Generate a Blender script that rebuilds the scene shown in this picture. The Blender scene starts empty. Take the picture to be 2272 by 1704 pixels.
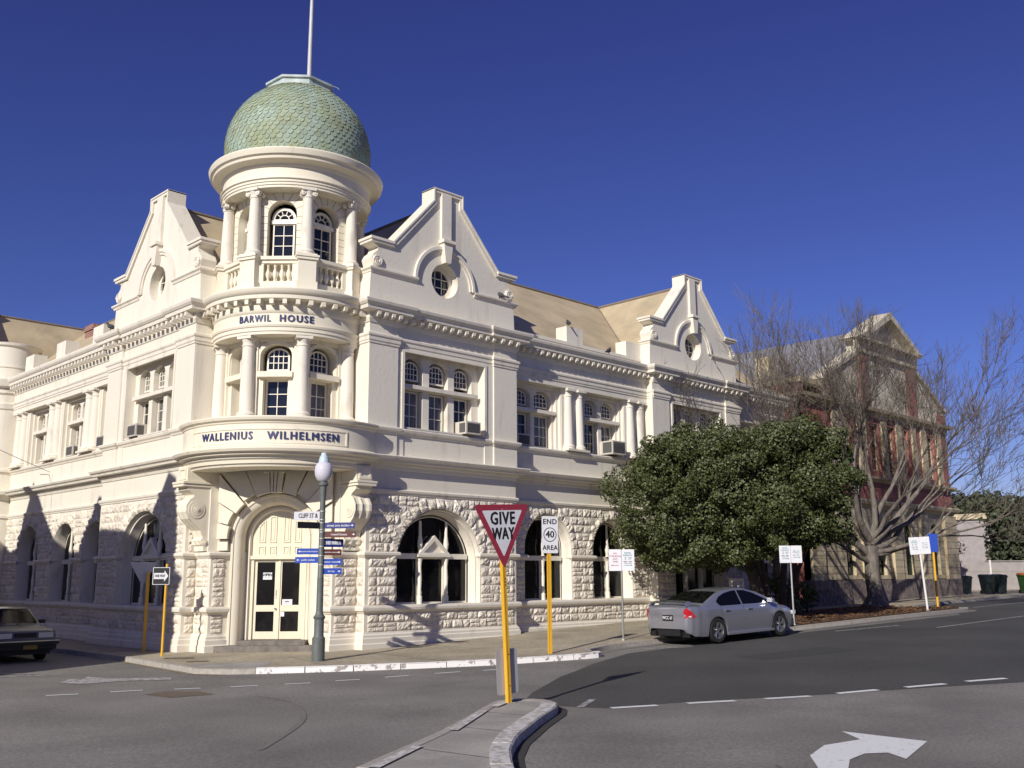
import bpy, bmesh, math, random
from math import pi, sin, cos, radians, sqrt, atan2, degrees
from mathutils import Vector, Matrix
from mathutils.geometry import tessellate_polygon
random.seed(7)
SC = bpy.context.scene
COL = SC.collection

# ------------------------------------------------------------------ camera
cam = bpy.data.objects.new('camera', bpy.data.cameras.new('camera'))
COL.objects.link(cam)
cam.data.sensor_width = 36.0
cam.data.lens = 34.988
cam.data.clip_end = 3000
ax = Vector((0.71208942, -0.70206759, -0.00545487))
ay = -Vector((0.1299821, 0.13946478, -0.98165892))
az = -Vector((0.68995167, 0.69831989, 0.19056761))
mw = Matrix((ax, ay, az)).transposed().to_4x4()
mw.translation = Vector((-17.21495, -23.40403, 1.95))
cam.matrix_world = mw
SC.camera = cam

# ------------------------------------------------------------------ light
SUN = Vector((-2.75, -1.0, 2.926 * math.tan(radians(27.5)))).normalized()
w = bpy.data.worlds.new('World')
SC.world = w
w.use_nodes = True
nt = w.node_tree
bg = nt.nodes['Background']
sky = nt.nodes.new('ShaderNodeTexSky')
sky.sky_type = 'NISHITA'
sky.sun_disc = False
sky.sun_elevation = radians(28)
sky.sun_rotation = atan2(SUN.x, SUN.y)
sky.altitude = 0
sky.air_density = 0.85
sky.dust_density = 0.0
sky.ozone_density = 6.0
hs = nt.nodes.new('ShaderNodeMix'); hs.data_type = 'RGBA'; hs.blend_type = 'MULTIPLY'
hs.inputs[0].default_value = 1.0
tcw = nt.nodes.new('ShaderNodeTexCoord'); spw = nt.nodes.new('ShaderNodeSeparateXYZ')
rpw = nt.nodes.new('ShaderNodeValToRGB')
nt.links.new(tcw.outputs['Generated'], spw.inputs[0]); nt.links.new(spw.outputs[2], rpw.inputs[0])
rpw.color_ramp.elements[0].color = (1.35, 1.0, 1.0, 1); rpw.color_ramp.elements[0].position = 0.0
e_ = rpw.color_ramp.elements.new(0.17); e_.color = (0.86, 0.75, 1.2, 1)
rpw.color_ramp.elements[1 if False else 2].color = (0.72, 0.53, 1.10, 1); rpw.color_ramp.elements[2].position = 0.55
nt.links.new(rpw.outputs[0], hs.inputs[7])
nt.links.new(sky.outputs[0], hs.inputs[6])
nt.links.new(hs.outputs[2], bg.inputs[0])
bg.inputs[1].default_value = 0.07
sl = bpy.data.lights.new('sun', 'SUN')
sl.energy = 4.85
sl.angle = radians(0.5)
sl.color = (1.0, 0.95, 0.87)
so = bpy.data.objects.new('sun', sl)
COL.objects.link(so)
so.rotation_euler = SUN.to_track_quat('Z', 'Y').to_euler()
SC.view_settings.view_transform = 'Standard'
SC.view_settings.look = 'None'
SC.view_settings.exposure = 0.0
SC.view_settings.gamma = 1.0
SC.render.resolution_x = 1024
SC.render.resolution_y = 768

# ------------------------------------------------------------------ materials
def M(name, col, rough=0.8, var=0.0, scale=2.0, bump=0.0, bscale=30.0, metal=0.0, spec=0.5,
      col2=None, island=0.0, detail=5.0, stretch=None, coat=0.0, lo=0.35, hi=0.65, scale2=None):
    m = bpy.data.materials.new(name)
    m.use_nodes = True
    t = m.node_tree
    b = t.nodes['Principled BSDF']
    b.inputs['Roughness'].default_value = rough
    b.inputs['Metallic'].default_value = metal
    b.inputs['Specular IOR Level'].default_value = spec
    b.inputs['Coat Weight'].default_value = coat
    c = (*col, 1)
    b.inputs['Base Color'].default_value = c
    tc = t.nodes.new('ShaderNodeTexCoord')
    src = tc.outputs['Object']
    if stretch:
        mp = t.nodes.new('ShaderNodeMapping')
        mp.inputs['Scale'].default_value = stretch
        t.links.new(src, mp.inputs[0])
        src = mp.outputs[0]
    out = None
    if var or col2:
        n = t.nodes.new('ShaderNodeTexNoise')
        n.inputs['Scale'].default_value = scale
        n.inputs['Detail'].default_value = detail
        n.inputs['Roughness'].default_value = 0.6
        t.links.new(src, n.inputs['Vector'])
        r = t.nodes.new('ShaderNodeValToRGB')
        a = col2 if col2 else tuple(x * (1 - var) for x in col)
        z = col if col2 else tuple(min(1, x * (1 + var)) for x in col)
        r.color_ramp.elements[0].color = (*a, 1)
        r.color_ramp.elements[1].color = (*z, 1)
        r.color_ramp.elements[0].position = lo
        r.color_ramp.elements[1].position = hi
        t.links.new(n.outputs['Fac'], r.inputs[0])
        out = r.outputs[0]
        if scale2:
            n2 = t.nodes.new('ShaderNodeTexNoise')
            n2.inputs['Scale'].default_value = scale2
            n2.inputs['Detail'].default_value = 2
            t.links.new(tc.outputs['Object'], n2.inputs['Vector'])
            mr = t.nodes.new('ShaderNodeMapRange')
            mr.inputs['From Min'].default_value = 0.25
            mr.inputs['From Max'].default_value = 0.75
            mr.inputs['To Min'].default_value = 0.72
            mr.inputs['To Max'].default_value = 1.2
            t.links.new(n2.outputs['Fac'], mr.inputs[0])
            mm = t.nodes.new('ShaderNodeMix'); mm.data_type = 'RGBA'; mm.blend_type = 'MULTIPLY'
            mm.inputs[0].default_value = 1
            t.links.new(out, mm.inputs[6]); t.links.new(mr.outputs[0], mm.inputs[7])
            out = mm.outputs[2]
    if island:
        g = t.nodes.new('ShaderNodeNewGeometry')
        mr = t.nodes.new('ShaderNodeMapRange')
        mr.inputs['To Min'].default_value = 1 - island
        mr.inputs['To Max'].default_value = 1 + island
        t.links.new(g.outputs['Random Per Island'], mr.inputs[0])
        mm = t.nodes.new('ShaderNodeMix'); mm.data_type = 'RGBA'; mm.blend_type = 'MULTIPLY'
        mm.inputs[0].default_value = 1
        if out: t.links.new(out, mm.inputs[6])
        else: mm.inputs[6].default_value = c
        t.links.new(mr.outputs[0], mm.inputs[7])
        out = mm.outputs[2]
    if out: t.links.new(out, b.inputs['Base Color'])
    if bump:
        n = t.nodes.new('ShaderNodeTexNoise')
        n.inputs['Scale'].default_value = bscale
        n.inputs['Detail'].default_value = 4
        t.links.new(tc.outputs['Object'], n.inputs['Vector'])
        bp = t.nodes.new('ShaderNodeBump')
        bp.inputs['Strength'].default_value = 1.0
        bp.inputs['Distance'].default_value = bump
        t.links.new(n.outputs['Fac'], bp.inputs['Height'])
        t.links.new(bp.outputs[0], b.inputs['Normal'])
    return m

def brickmat(name, c1, c2, mortar, bw, bh, ms=0.01, axis='x', rough=0.85, bump=0.004):
    m = bpy.data.materials.new(name); m.use_nodes = True
    t = m.node_tree; b = t.nodes['Principled BSDF']
    b.inputs['Roughness'].default_value = rough
    tc = t.nodes.new('ShaderNodeTexCoord')
    sp = t.nodes.new('ShaderNodeSeparateXYZ'); cb = t.nodes.new('ShaderNodeCombineXYZ')
    t.links.new(tc.outputs['Object'], sp.inputs[0])
    ad = t.nodes.new('ShaderNodeMath'); ad.operation = 'ADD'
    t.links.new(sp.outputs[0], ad.inputs[0]); t.links.new(sp.outputs[1], ad.inputs[1])
    t.links.new(ad.outputs[0], cb.inputs[0])
    t.links.new(sp.outputs[2], cb.inputs[1])
    br = t.nodes.new('ShaderNodeTexBrick')
    br.inputs['Scale'].default_value = 1
    br.inputs['Brick Width'].default_value = bw
    br.inputs['Row Height'].default_value = bh
    br.inputs['Mortar Size'].default_value = ms
    br.inputs['Color1'].default_value = (*c1, 1)
    br.inputs['Color2'].default_value = (*c2, 1)
    br.inputs['Mortar'].default_value = (*mortar, 1)
    t.links.new(cb.outputs[0], br.inputs[0])
    n = t.nodes.new('ShaderNodeTexNoise'); n.inputs['Scale'].default_value = 1.3; n.inputs['Detail'].default_value = 6
    t.links.new(tc.outputs['Object'], n.inputs['Vector'])
    mr = t.nodes.new('ShaderNodeMapRange'); mr.inputs['To Min'].default_value = 0.6; mr.inputs['To Max'].default_value = 1.35
    t.links.new(n.outputs['Fac'], mr.inputs[0])
    mm = t.nodes.new('ShaderNodeMix'); mm.data_type = 'RGBA'; mm.blend_type = 'MULTIPLY'; mm.inputs[0].default_value = 1
    t.links.new(br.outputs[0], mm.inputs[6]); t.links.new(mr.outputs[0], mm.inputs[7])
    t.links.new(mm.outputs[2], b.inputs['Base Color'])
    bp = t.nodes.new('ShaderNodeBump'); bp.inputs['Distance'].default_value = bump; bp.invert = True
    t.links.new(br.outputs['Fac'], bp.inputs['Height']); t.links.new(bp.outputs[0], b.inputs['Normal'])
    return m

CREAM = M('cream_render', (0.745, 0.695, 0.585), 0.75, scale=2.2, col2=(0.56, 0.51, 0.43), bump=0.006, bscale=9, stretch=(1, 1, 0.16), detail=9, lo=0.22, hi=0.46)
TRIM = M('cream_trim', (0.75, 0.695, 0.59), 0.7, scale=2.6, col2=(0.50, 0.45, 0.37), bump=0.004, bscale=14, stretch=(1, 1, 0.4), detail=8, lo=0.22, hi=0.45)
ROCK = M('painted_rock', (0.75, 0.685, 0.575), 0.9, scale=7, col2=(0.46, 0.40, 0.33), bump=0.03, bscale=22, island=0.12, lo=0.27, hi=0.5, detail=9)
PORTAL = M('cream_portal', (0.77, 0.71, 0.57), 0.65, col2=(0.60, 0.54, 0.42), lo=.24, hi=.42, detail=9, stretch=(1, 1, .3), scale=2.4, bump=0.002, bscale=20)
PAINTW = M('joinery_paint', (0.80, 0.75, 0.63), 0.45, var=0.04, scale=5)
DOORP = M('door_paint', (0.74, 0.675, 0.51), 0.45, var=0.04, scale=5)
GLASS = M('dark_glass', (0.012, 0.014, 0.018), 0.04, spec=0.6)
GLASS2 = M('curtained_glass', (0.16, 0.15, 0.15), 0.08, spec=0.6, scale=9, col2=(0.07, 0.065, 0.07), stretch=(6, 6, 0.2))
BLACKG = M('black_glass', (0.016, 0.015, 0.014), 0.1, spec=0.35, scale=1.4, col2=(0.003, 0.003, 0.004), stretch=(1, 1, .6), lo=.45, hi=.6)
COPPER = M('copper_scales', (0.30, 0.378, 0.305), 0.8, scale=1.5, col2=(0.29, 0.33, 0.21), island=0.11, bump=0.003, bscale=30, lo=0.38, hi=0.58, detail=8)
LEAD = M('lead_cap', (0.52, 0.58, 0.57), 0.6, scale=3, col2=(0.34, 0.40, 0.38))
ROOFT = M('tan_roof', (0.46, 0.375, 0.24), 0.7, var=0.16, scale=0.8, detail=8, bump=.01, bscale=5)
ROOFD = M('brown_roof', (0.20, 0.165, 0.13), 0.75, var=0.12, scale=1.0)
BRICK = brickmat('red_brick', (0.23, 0.08, 0.055), (0.30, 0.12, 0.08), (0.40, 0.34, 0.3), 0.24, 0.086)
BRICKR = brickmat('red_wall_brick', (0.29, 0.08, 0.065), (0.35, 0.105, 0.085), (0.33, 0.18, 0.15), 0.24, 0.086)
STEP = M('bluestone_step', (0.17, 0.15, 0.13), 0.8, var=0.25, scale=6, bump=0.004, bscale=40)
ASPH = M('asphalt', (0.20, 0.188, 0.168), 0.9, var=0.26, scale=22, bump=0.006, bscale=120, scale2=0.45, detail=9)
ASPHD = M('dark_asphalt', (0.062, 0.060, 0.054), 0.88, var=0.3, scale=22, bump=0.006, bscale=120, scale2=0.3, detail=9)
PAVE = M('pavement', (0.37, 0.32, 0.23), 0.9, var=0.2, scale=9, detail=9, bump=0.002, bscale=120, scale2=0.6)
CONC = M('concrete', (0.34, 0.32, 0.285), 0.9, var=0.12, scale=20, bump=0.003, bscale=90, scale2=1.1)
KERBM = M('kerb_concrete', (0.36, 0.33, 0.29), 0.9, var=0.15, scale=8, bump=0.006, bscale=60)
KERBI = M('worn_island_kerb', (0.58, 0.56, 0.53), 0.8, scale=9, col2=(0.36, 0.33, 0.30), bump=0.006, bscale=60, lo=0.42, hi=0.54, detail=9)
KERBW = M('white_kerb_paint', (0.80, 0.78, 0.75), 0.75, scale=5.5, col2=(0.34, 0.30, 0.28), bump=0.006, bscale=60, lo=0.40, hi=0.45, detail=9)
LINE = M('road_paint', (0.72, 0.72, 0.70), 0.8, scale=14, col2=(0.42, 0.42, 0.40), lo=0.33, hi=0.40, detail=10)
LINEOLD = M('worn_road_paint', (0.42, 0.41, 0.40), 0.85, scale=9, col2=(0.19, 0.185, 0.18), lo=0.42, hi=0.56, detail=10)
YLINE = M('yellow_line', (0.42, 0.30, 0.10), 0.85, scale=9, col2=(0.2, 0.17, 0.12))
MULCH = M('mulch', (0.16, 0.075, 0.035), 0.95, scale=18, col2=(0.05, 0.03, 0.018), bump=0.03, bscale=30, detail=8)
BARK = M('bare_bark', (0.15, 0.13, 0.11), 0.9, var=0.35, scale=6, bump=0.02, bscale=18, stretch=(1, 1, 0.3))
TWIG = M('twigs', (0.145, 0.12, 0.095), 0.9)
BARKD = M('dark_bark', (0.06, 0.05, 0.042), 0.9, var=0.3, scale=8)
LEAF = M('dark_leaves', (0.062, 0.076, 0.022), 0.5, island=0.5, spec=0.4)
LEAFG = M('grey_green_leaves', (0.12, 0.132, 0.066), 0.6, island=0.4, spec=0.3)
LEAFB = M('bush_leaves', (0.10, 0.13, 0.04), 0.6, island=0.5)
LEAFF = M('far_leaves', (0.045, 0.056, 0.024), 0.7, island=0.5)
YEL = M('yellow_post', (0.72, 0.40, 0.03), 0.45, var=0.05, scale=12)
SRED = M('sign_red', (0.33, 0.035, 0.06), 0.45, scale=25, var=0.1)
SWHITE = M('sign_white', (0.74, 0.74, 0.76), 0.45, var=0.03, scale=6)
SBLACK = M('sign_black', (0.015, 0.015, 0.015), 0.5)
SGREY = M('sign_back', (0.42, 0.42, 0.45), 0.5, var=0.04, metal=0.2)
SBLUE = M('sign_blue', (0.03, 0.08, 0.42), 0.4)
SDBLUE = M('sign_dark_blue', (0.012, 0.022, 0.17), 0.4)
SBROWN = M('sign_brown', (0.10, 0.022, 0.014), 0.45)
SGREEN = M('sign_text_green', (0.05, 0.25, 0.28), 0.5)
SMRED = M('sign_text_red', (0.4, 0.08, 0.15), 0.5)
LETTER = M('navy_letters', (0.045, 0.055, 0.15), 0.5)
GALV = M('galvanised', (0.5, 0.5, 0.5), 0.45, metal=0.5, var=0.1)
POSTW = M('white_post', (0.72, 0.70, 0.68), 0.5, var=0.06, scale=10)
LAMPG = M('lamp_post_green', (0.115, 0.13, 0.122), 0.5, var=0.12, scale=10)
GLOBE = M('opal_globe', (0.62, 0.60, 0.66), 0.12, spec=0.6)
FINIAL = M('lamp_finial', (0.5, 0.6, 0.66), 0.35)
CARP = M('silver_car_paint', (0.43, 0.435, 0.49), 0.22, metal=0.7, coat=0.8)
CARP2 = M('old_car_paint', (0.12, 0.12, 0.14), 0.35, metal=0.3, coat=0.4)
CARG = M('car_glass', (0.004, 0.004, 0.005), 0.06, spec=0.22)
TYRE = M('tyre', (0.013, 0.013, 0.013), 0.8)
ALLOY = M('alloy', (0.55, 0.55, 0.57), 0.25, metal=0.9)
CHROME = M('chrome', (0.6, 0.6, 0.6), 0.2, metal=1.0)
BLACKP = M('black_plastic', (0.012, 0.012, 0.013), 0.5)
REDL = M('tail_lens', (0.45, 0.012, 0.02), 0.15)
CLEARL = M('clear_lens', (0.6, 0.6, 0.6), 0.1)
BINB = M('bin_dark', (0.012, 0.02, 0.02), 0.55)
BING = M('bin_green', (0.03, 0.085, 0.02), 0.55)
BINY = M('bin_lid_yellow', (0.62, 0.40, 0.02), 0.5)
BINR = M('bin_lid_orange', (0.5, 0.15, 0.02), 0.5)
POCREAM = M('limewash_cream', (0.58, 0.49, 0.32), 0.85, scale=1.2, col2=(0.40, 0.33, 0.21), bump=0.004, bscale=12)
POSTONE = M('dark_rubble', (0.20, 0.16, 0.14), 0.9, var=0.4, scale=4, bump=0.03, bscale=6)
POGREEN = M('dark_green_joinery', (0.012, 0.028, 0.016), 0.5)
WHITEP = M('white_paint', (0.72, 0.70, 0.66), 0.6, var=0.06, scale=4)
RUST = M('rusty_cover', (0.14, 0.105, 0.075), 0.8, var=0.2, scale=10)
GREYROOF = M('grey_roof', (0.22, 0.22, 0.24), 0.7, var=0.1)
DARKSTONE = M('dark_sandstone', (0.2, 0.17, 0.14), 0.9, var=0.2)
POPALE = M('pale_gable', (0.66, 0.60, 0.47), 0.85, scale=1.5, col2=(0.42, 0.37, 0.28))
PIGEON = M('pigeon_feathers', (0.05, 0.05, 0.06), 0.7)
ACMET = M('air_con_case', (0.56, 0.52, 0.45), 0.5, var=0.08)
ACGRILL = M('air_con_grille', (0.10, 0.095, 0.09), 0.6)
FENCEM = M('fence_grey', (0.33, 0.295, 0.28), 0.8, var=0.1)
GRASS = M('verge_grass', (0.07, 0.09, 0.025), 0.95, scale=30, col2=(0.13, 0.08, 0.035), bump=0.02, bscale=60)

# ------------------------------------------------------------------ mesh helpers
class MB:
    def __init__(s): s.v = []; s.f = []
    def add(s, vs, fs):
        o = len(s.v); s.v += [tuple(p) for p in vs]; s.f += [tuple(i + o for i in f) for f in fs]
    def poly(s, vs): s.add(vs, [tuple(range(len(vs)))])
    def prism(s, pts, F, d0, d1, holes=(), back=False, outer=True):
        loops = [list(pts)] + [list(h) for h in holes]
        tris = tessellate_polygon([[Vector((a, b, 0)) for a, b in l] for l in loops])
        flat = [p for l in loops for p in l]
        s.add([F(a, b, d0) for a, b in flat], tris)
        if back: s.add([F(a, b, d1) for a, b in flat], tris)
        for k, l in enumerate(loops):
            if k == 0 and not outer: continue
            n = len(l)
            s.add([F(a, b, d0) for a, b in l] + [F(a, b, d1) for a, b in l],
                  [(i, (i + 1) % n, n + (i + 1) % n, n + i) for i in range(n)])
    def box(s, F, u0, u1, z0, z1, d0, d1):
        P = [F(u, z, d) for d in (d0, d1) for z in (z0, z1) for u in (u0, u1)]
        s.add(P, [(0, 1, 3, 2), (4, 6, 7, 5), (0, 4, 5, 1), (2, 3, 7, 6), (0, 2, 6, 4), (1, 5, 7, 3)])
    def sweep(s, path, prof, F, z0=0.0, cap=True, hf=None):
        pp = [path[0]]
        for p in path[1:]:
            if abs(p[0] - pp[-1][0]) + abs(p[1] - pp[-1][1]) > 1e-5: pp.append(p)
        path = pp
        n = len(path); rows = []
        for i, p in enumerate(path):
            def nrm(a, b):
                du, dd = b[0] - a[0], b[1] - a[1]; L = sqrt(du * du + dd * dd); return (dd / L, -du / L)
            if i == 0: m = nrm(path[0], path[1])
            elif i == n - 1: m = nrm(path[-2], path[-1])
            else:
                a = nrm(path[i - 1], p); b = nrm(p, path[i + 1])
                k = 1 + a[0] * b[0] + a[1] * b[1]
                k = max(k, 0.3)
                m = ((a[0] + b[0]) / k, (a[1] + b[1]) / k)
            hz = hf(p[0]) if hf else 0
            rows.append([F(p[0] + m[0] * o, z + z0 + hz, p[1] + m[1] * o) for o, z in prof])
        k = len(prof)
        fs = [(i * k + j, (i + 1) * k + j, (i + 1) * k + j + 1, i * k + j + 1) for i in range(n - 1) for j in range(k - 1)]
        s.add([p for r in rows for p in r], fs)
        if cap:
            s.poly(rows[0]); s.poly(rows[-1])
    def lathe(s, prof, c, n=32, a0=0.0, a1=360.0, cap=False):
        full = abs(a1 - a0 - 360) < 1e-6
        m = n if full else n + 1
        P = []
        for i in range(m):
            a = radians(a0 + (a1 - a0) * i / n)
            P += [(c[0] + r * cos(a), c[1] + r * sin(a), z) for r, z in prof]
        k = len(prof)
        s.add(P, [(i * k + j, ((i + 1) % m) * k + j, ((i + 1) % m) * k + j + 1, i * k + j + 1) for i in range(n) for j in range(k - 1)])
        if cap and not full:
            s.poly(P[:k]); s.poly(P[-k:])
    def tube(s, path, rad, n=6, caps=True):
        path = [Vector(p) for p in path]
        if not hasattr(rad, '__len__'): rad = [rad] * len(path)
        ref = Vector((0, 0, 1)) if abs((path[1] - path[0]).normalized().z) < 0.9 else Vector((1, 0, 0))
        P = []; t0 = (path[1] - path[0]).normalized(); a = t0.cross(ref).normalized()
        for i, p in enumerate(path):
            t = (path[min(i + 1, len(path) - 1)] - path[max(i - 1, 0)]).normalized()
            a = (a - t * a.dot(t)).normalized(); b = t.cross(a)
            P += [tuple(p + (a * cos(2 * pi * k / n) + b * sin(2 * pi * k / n)) * rad[i]) for k in range(n)]
        fs = [(i * n + k, i * n + (k + 1) % n, (i + 1) * n + (k + 1) % n, (i + 1) * n + k) for i in range(len(path) - 1) for k in range(n)]
        if caps: fs += [tuple(range(n)), tuple(range((len(path) - 1) * n, len(path) * n))]
        s.add(P, fs)
    def build(s, name, mat, parent=None, smooth=None, weld=False):
        me = bpy.data.meshes.new(name)
        me.from_pydata(s.v, [], s.f)
        bm = bmesh.new(); bm.from_mesh(me)
        if weld or smooth is not None: bmesh.ops.remove_doubles(bm, verts=bm.verts, dist=0.0004)
        bmesh.ops.recalc_face_normals(bm, faces=bm.faces)
        bm.to_mesh(me); bm.free()
        if smooth is not None:
            me.polygons.foreach_set('use_smooth', [True] * len(me.polygons))
            me.set_sharp_from_angle(angle=radians(smooth))
        me.materials.append(mat)
        o = bpy.data.objects.new(name, me); COL.objects.link(o)
        if parent: o.parent = parent
        return o

def fast_mesh(name, vs, fs, mat, parent=None):
    me = bpy.data.meshes.new(name); me.from_pydata(vs, [], fs); me.materials.append(mat)
    o = bpy.data.objects.new(name, me); COL.objects.link(o)
    if parent: o.parent = parent
    return o

def tag(o, label, cat, group=None):
    o['label'] = label; o['category'] = cat
    if group: o['group'] = group
    return o
def thing(name, label, cat, loc=(0, 0, 0), rz=0.0, group=None):
    o = bpy.data.objects.new(name, None); COL.objects.link(o)
    o.location = loc; o.rotation_euler = (0, 0, rz); o.empty_display_size = 0.2
    return tag(o, label, cat, group)
def struct(o): o['kind'] = 'structure'; return o
def children(o): return [c for c in bpy.data.objects if c.parent == o]
def copy_tree(o, parent=None):
    c = o.copy(); COL.objects.link(c)
    if parent: c.parent = parent
    for ch in children(o):
        if ch is not c: copy_tree(ch, c)
    return c

def WF(x, z, y): return (x, y, z)          # plain world frame (u=x, z, d=y)
def arch(uc, zs, r, zb, n=20, rise=None):
    """opening outline: rectangle with a round (or flatter) head"""
    rise = r if rise is None else rise
    pts = [(uc - r, zb), (uc + r, zb)]
    for i in range(n + 1):
        a = pi * i / n
        pts.append((uc + r * cos(a), zs + rise * sin(a)))
    return pts
def rect(a, b, c, d): return [(a, c), (b, c), (b, d), (a, d)]

def text_data(s, size=1.0, bold=0.0, ext=0.0, align='CENTER', xs=1.0, spacing=1.0):
    cu = bpy.data.curves.new('t', 'FONT'); cu.body = s; cu.size = size
    cu.align_x = align; cu.align_y = 'CENTER'; cu.extrude = ext; cu.resolution_u = 2; cu.space_character = spacing
    o = bpy.data.objects.new('t', cu); COL.objects.link(o)
    me = o.to_mesh()
    vs = [(v.co.x * xs, v.co.y, v.co.z) for v in me.vertices]; fs = [tuple(p.vertices) for p in me.polygons]
    if bold:
        n = len(vs); V0 = list(vs); F0 = list(fs)
        for k, (dx, dy) in enumerate(((bold, 0), (-bold, 0), (0, bold * .6), (0, -bold * .6))):
            vs += [(x + dx, y + dy, z + .0004 * (k + 1)) for x, y, z in V0]
            fs += [tuple(i + n * (k + 1) for i in f) for f in F0]
    o.to_mesh_clear(); bpy.data.objects.remove(o); bpy.data.curves.remove(cu)
    return vs, fs
def text_on(mb, s, F, u, z, d, size, **k):
    vs, fs = text_data(s, size, **k)
    mb.add([F(u + x, z + y, d - zz) for x, y, zz in vs], fs)

# ------------------------------------------------------------------ ground
def PZ(x):
    x = min(x, 70)
    return -.02 + (.01 * x if x < 0 else (.028 * x if x < 12 else .336 + .016 * (x - 12)))
def RZ(x): return PZ(x) - .12
def sheet(name, pts, off, mat, f=PZ, kind=True, holes=()):
    loops = [pts] + list(holes)
    tris = tessellate_polygon([[Vector((a, b, 0)) for a, b in l] for l in loops])
    flat = [p for l in loops for p in l]
    bm = bmesh.new(); vs = [bm.verts.new((a, b, 0)) for a, b in flat]
    for t in tris:
        try: bm.faces.new([vs[i] for i in t])
        except ValueError: pass
    for x in (0, 12, 70):
        bmesh.ops.bisect_plane(bm, geom=bm.verts[:] + bm.edges[:] + bm.faces[:], plane_co=(x, 0, 0), plane_no=(1, 0, 0))
    for v in bm.verts: v.co.z = f(v.co.x) + off
    bmesh.ops.recalc_face_normals(bm, faces=bm.faces)
    for fc in bm.faces:
        if fc.normal.z < 0: fc.normal_flip()
    me = bpy.data.meshes.new(name); bm.to_mesh(me); bm.free(); me.materials.append(mat)
    o = bpy.data.objects.new(name, me); COL.objects.link(o)
    if kind: struct(o)
    return o

sheet('ground', [(-400, -400), (600, -400), (600, 600), (-400, 600)], -0.03, GRASS, RZ)
sheet('road', [(-60, -60), (90, -60), (90, 60), (-60, 60)], 0.0, ASPH, RZ)
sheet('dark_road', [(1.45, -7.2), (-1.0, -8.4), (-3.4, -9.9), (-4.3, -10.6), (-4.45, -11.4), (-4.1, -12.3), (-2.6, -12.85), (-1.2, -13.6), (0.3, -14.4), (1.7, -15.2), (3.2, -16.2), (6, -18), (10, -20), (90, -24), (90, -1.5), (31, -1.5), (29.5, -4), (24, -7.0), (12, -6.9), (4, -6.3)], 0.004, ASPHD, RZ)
KP = [(-5.3, 40), (-5.3, 3.6), (-5.45, 2.0), (-5.6, 0.0), (-5.72, -1.3), (-5.35, -2.05), (-4.85, -2.5), (-4.0, -3.12), (-2.9, -3.85), (-1.67, -4.5), (-0.3, -5.2), (1.2, -5.85), (2.3, -6.3),
      (2.75, -6.38), (2.95, -6.2), (2.9, -5.95), (3.3, -5.5), (4.5, -5.2), (5.9, -5.25), (10.5, -5.6), (12.35, -6.3), (20, -6.15), (26.6, -6.3), (27.7, -5.9), (28.0, -5.2), (27.5, -4.6), (28.5, -3.2), (31, -2.7), (70, -2.9)]
sheet('pavement', KP + [(70, 12), (24, 12), (24, 1.2), (1, 1.2), (-1, 3), (-2.4, 4), (-2.4, 40)], 0.0, PAVE)
def kerb(name, path, mat):
    mb = MB()
    mb.sweep([(x, y) for x, y in path], [(-0.16, 0.006), (-0.02, 0.006), (0.0, -0.012), (0.015, -0.14), (-0.05, -0.2)], WF, hf=PZ)
    return struct(mb.build(name, mat, smooth=40))
kerb('kerb', KP[:7], KERBM)
kerb('kerb', KP[14:22] , KERBM); kerb('kerb', KP[21:], KERBM)
# painted kerb stones, each a little apart
wp = KP[6:15]
def along(path, s):
    for a, b in zip(path, path[1:]):
        L = sqrt((b[0] - a[0])**2 + (b[1] - a[1])**2)
        if s <= L: return (a[0] + (b[0] - a[0]) * s / L, a[1] + (b[1] - a[1]) * s / L)
        s -= L
    return path[-1]
def plen(path): return sum(sqrt((b[0] - a[0])**2 + (b[1] - a[1])**2) for a, b in zip(path, path[1:]))
def kerbstones(name, path, mat, seg=1.1, gap=.012, wd=.2):
    L = plen(path); n = max(1, round(L / seg)); mb = MB()
    for i in range(n):
        a, b = L * i / n + gap, L * (i + 1) / n - gap
        dz = random.uniform(-.005, .007)
        mb.sweep([along(path, a + (b - a) * t / 3) for t in range(4)], [(-wd, 0.0), (-wd, 0.012 + dz), (-0.025, 0.014 + dz), (0.0, -0.01 + dz), (0.02, -0.14), (-0.05, -0.2)], WF, hf=PZ)
    return struct(mb.build(name, mat, smooth=35))
kerbstones('painted_kerb', wp, KERBW)
sheet('footpath_ramp', [(-5.6, -.2), (-3.6, -1.15), (-4.6, -2.45), (-5.05, -2.2), (-5.55, -1.5)], 0.005, CONC)
for q in [[(-4.85, 2.1), (-4.25, 1.6), (-4.45, 1.25), (-5.0, 1.75)], [(-4.95, .62), (-4.5, .32), (-4.65, .1), (-5.1, .38)]]:
    sheet('service_cover', q, 0.006, RUST)
sheet('inspection_cover', [(-8.3, -4.3), (-7.8, -4.1), (-7.35, -4.7), (-7.4, -5.35), (-8.2, -5.2)], 0.006, RUST, RZ)

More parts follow.
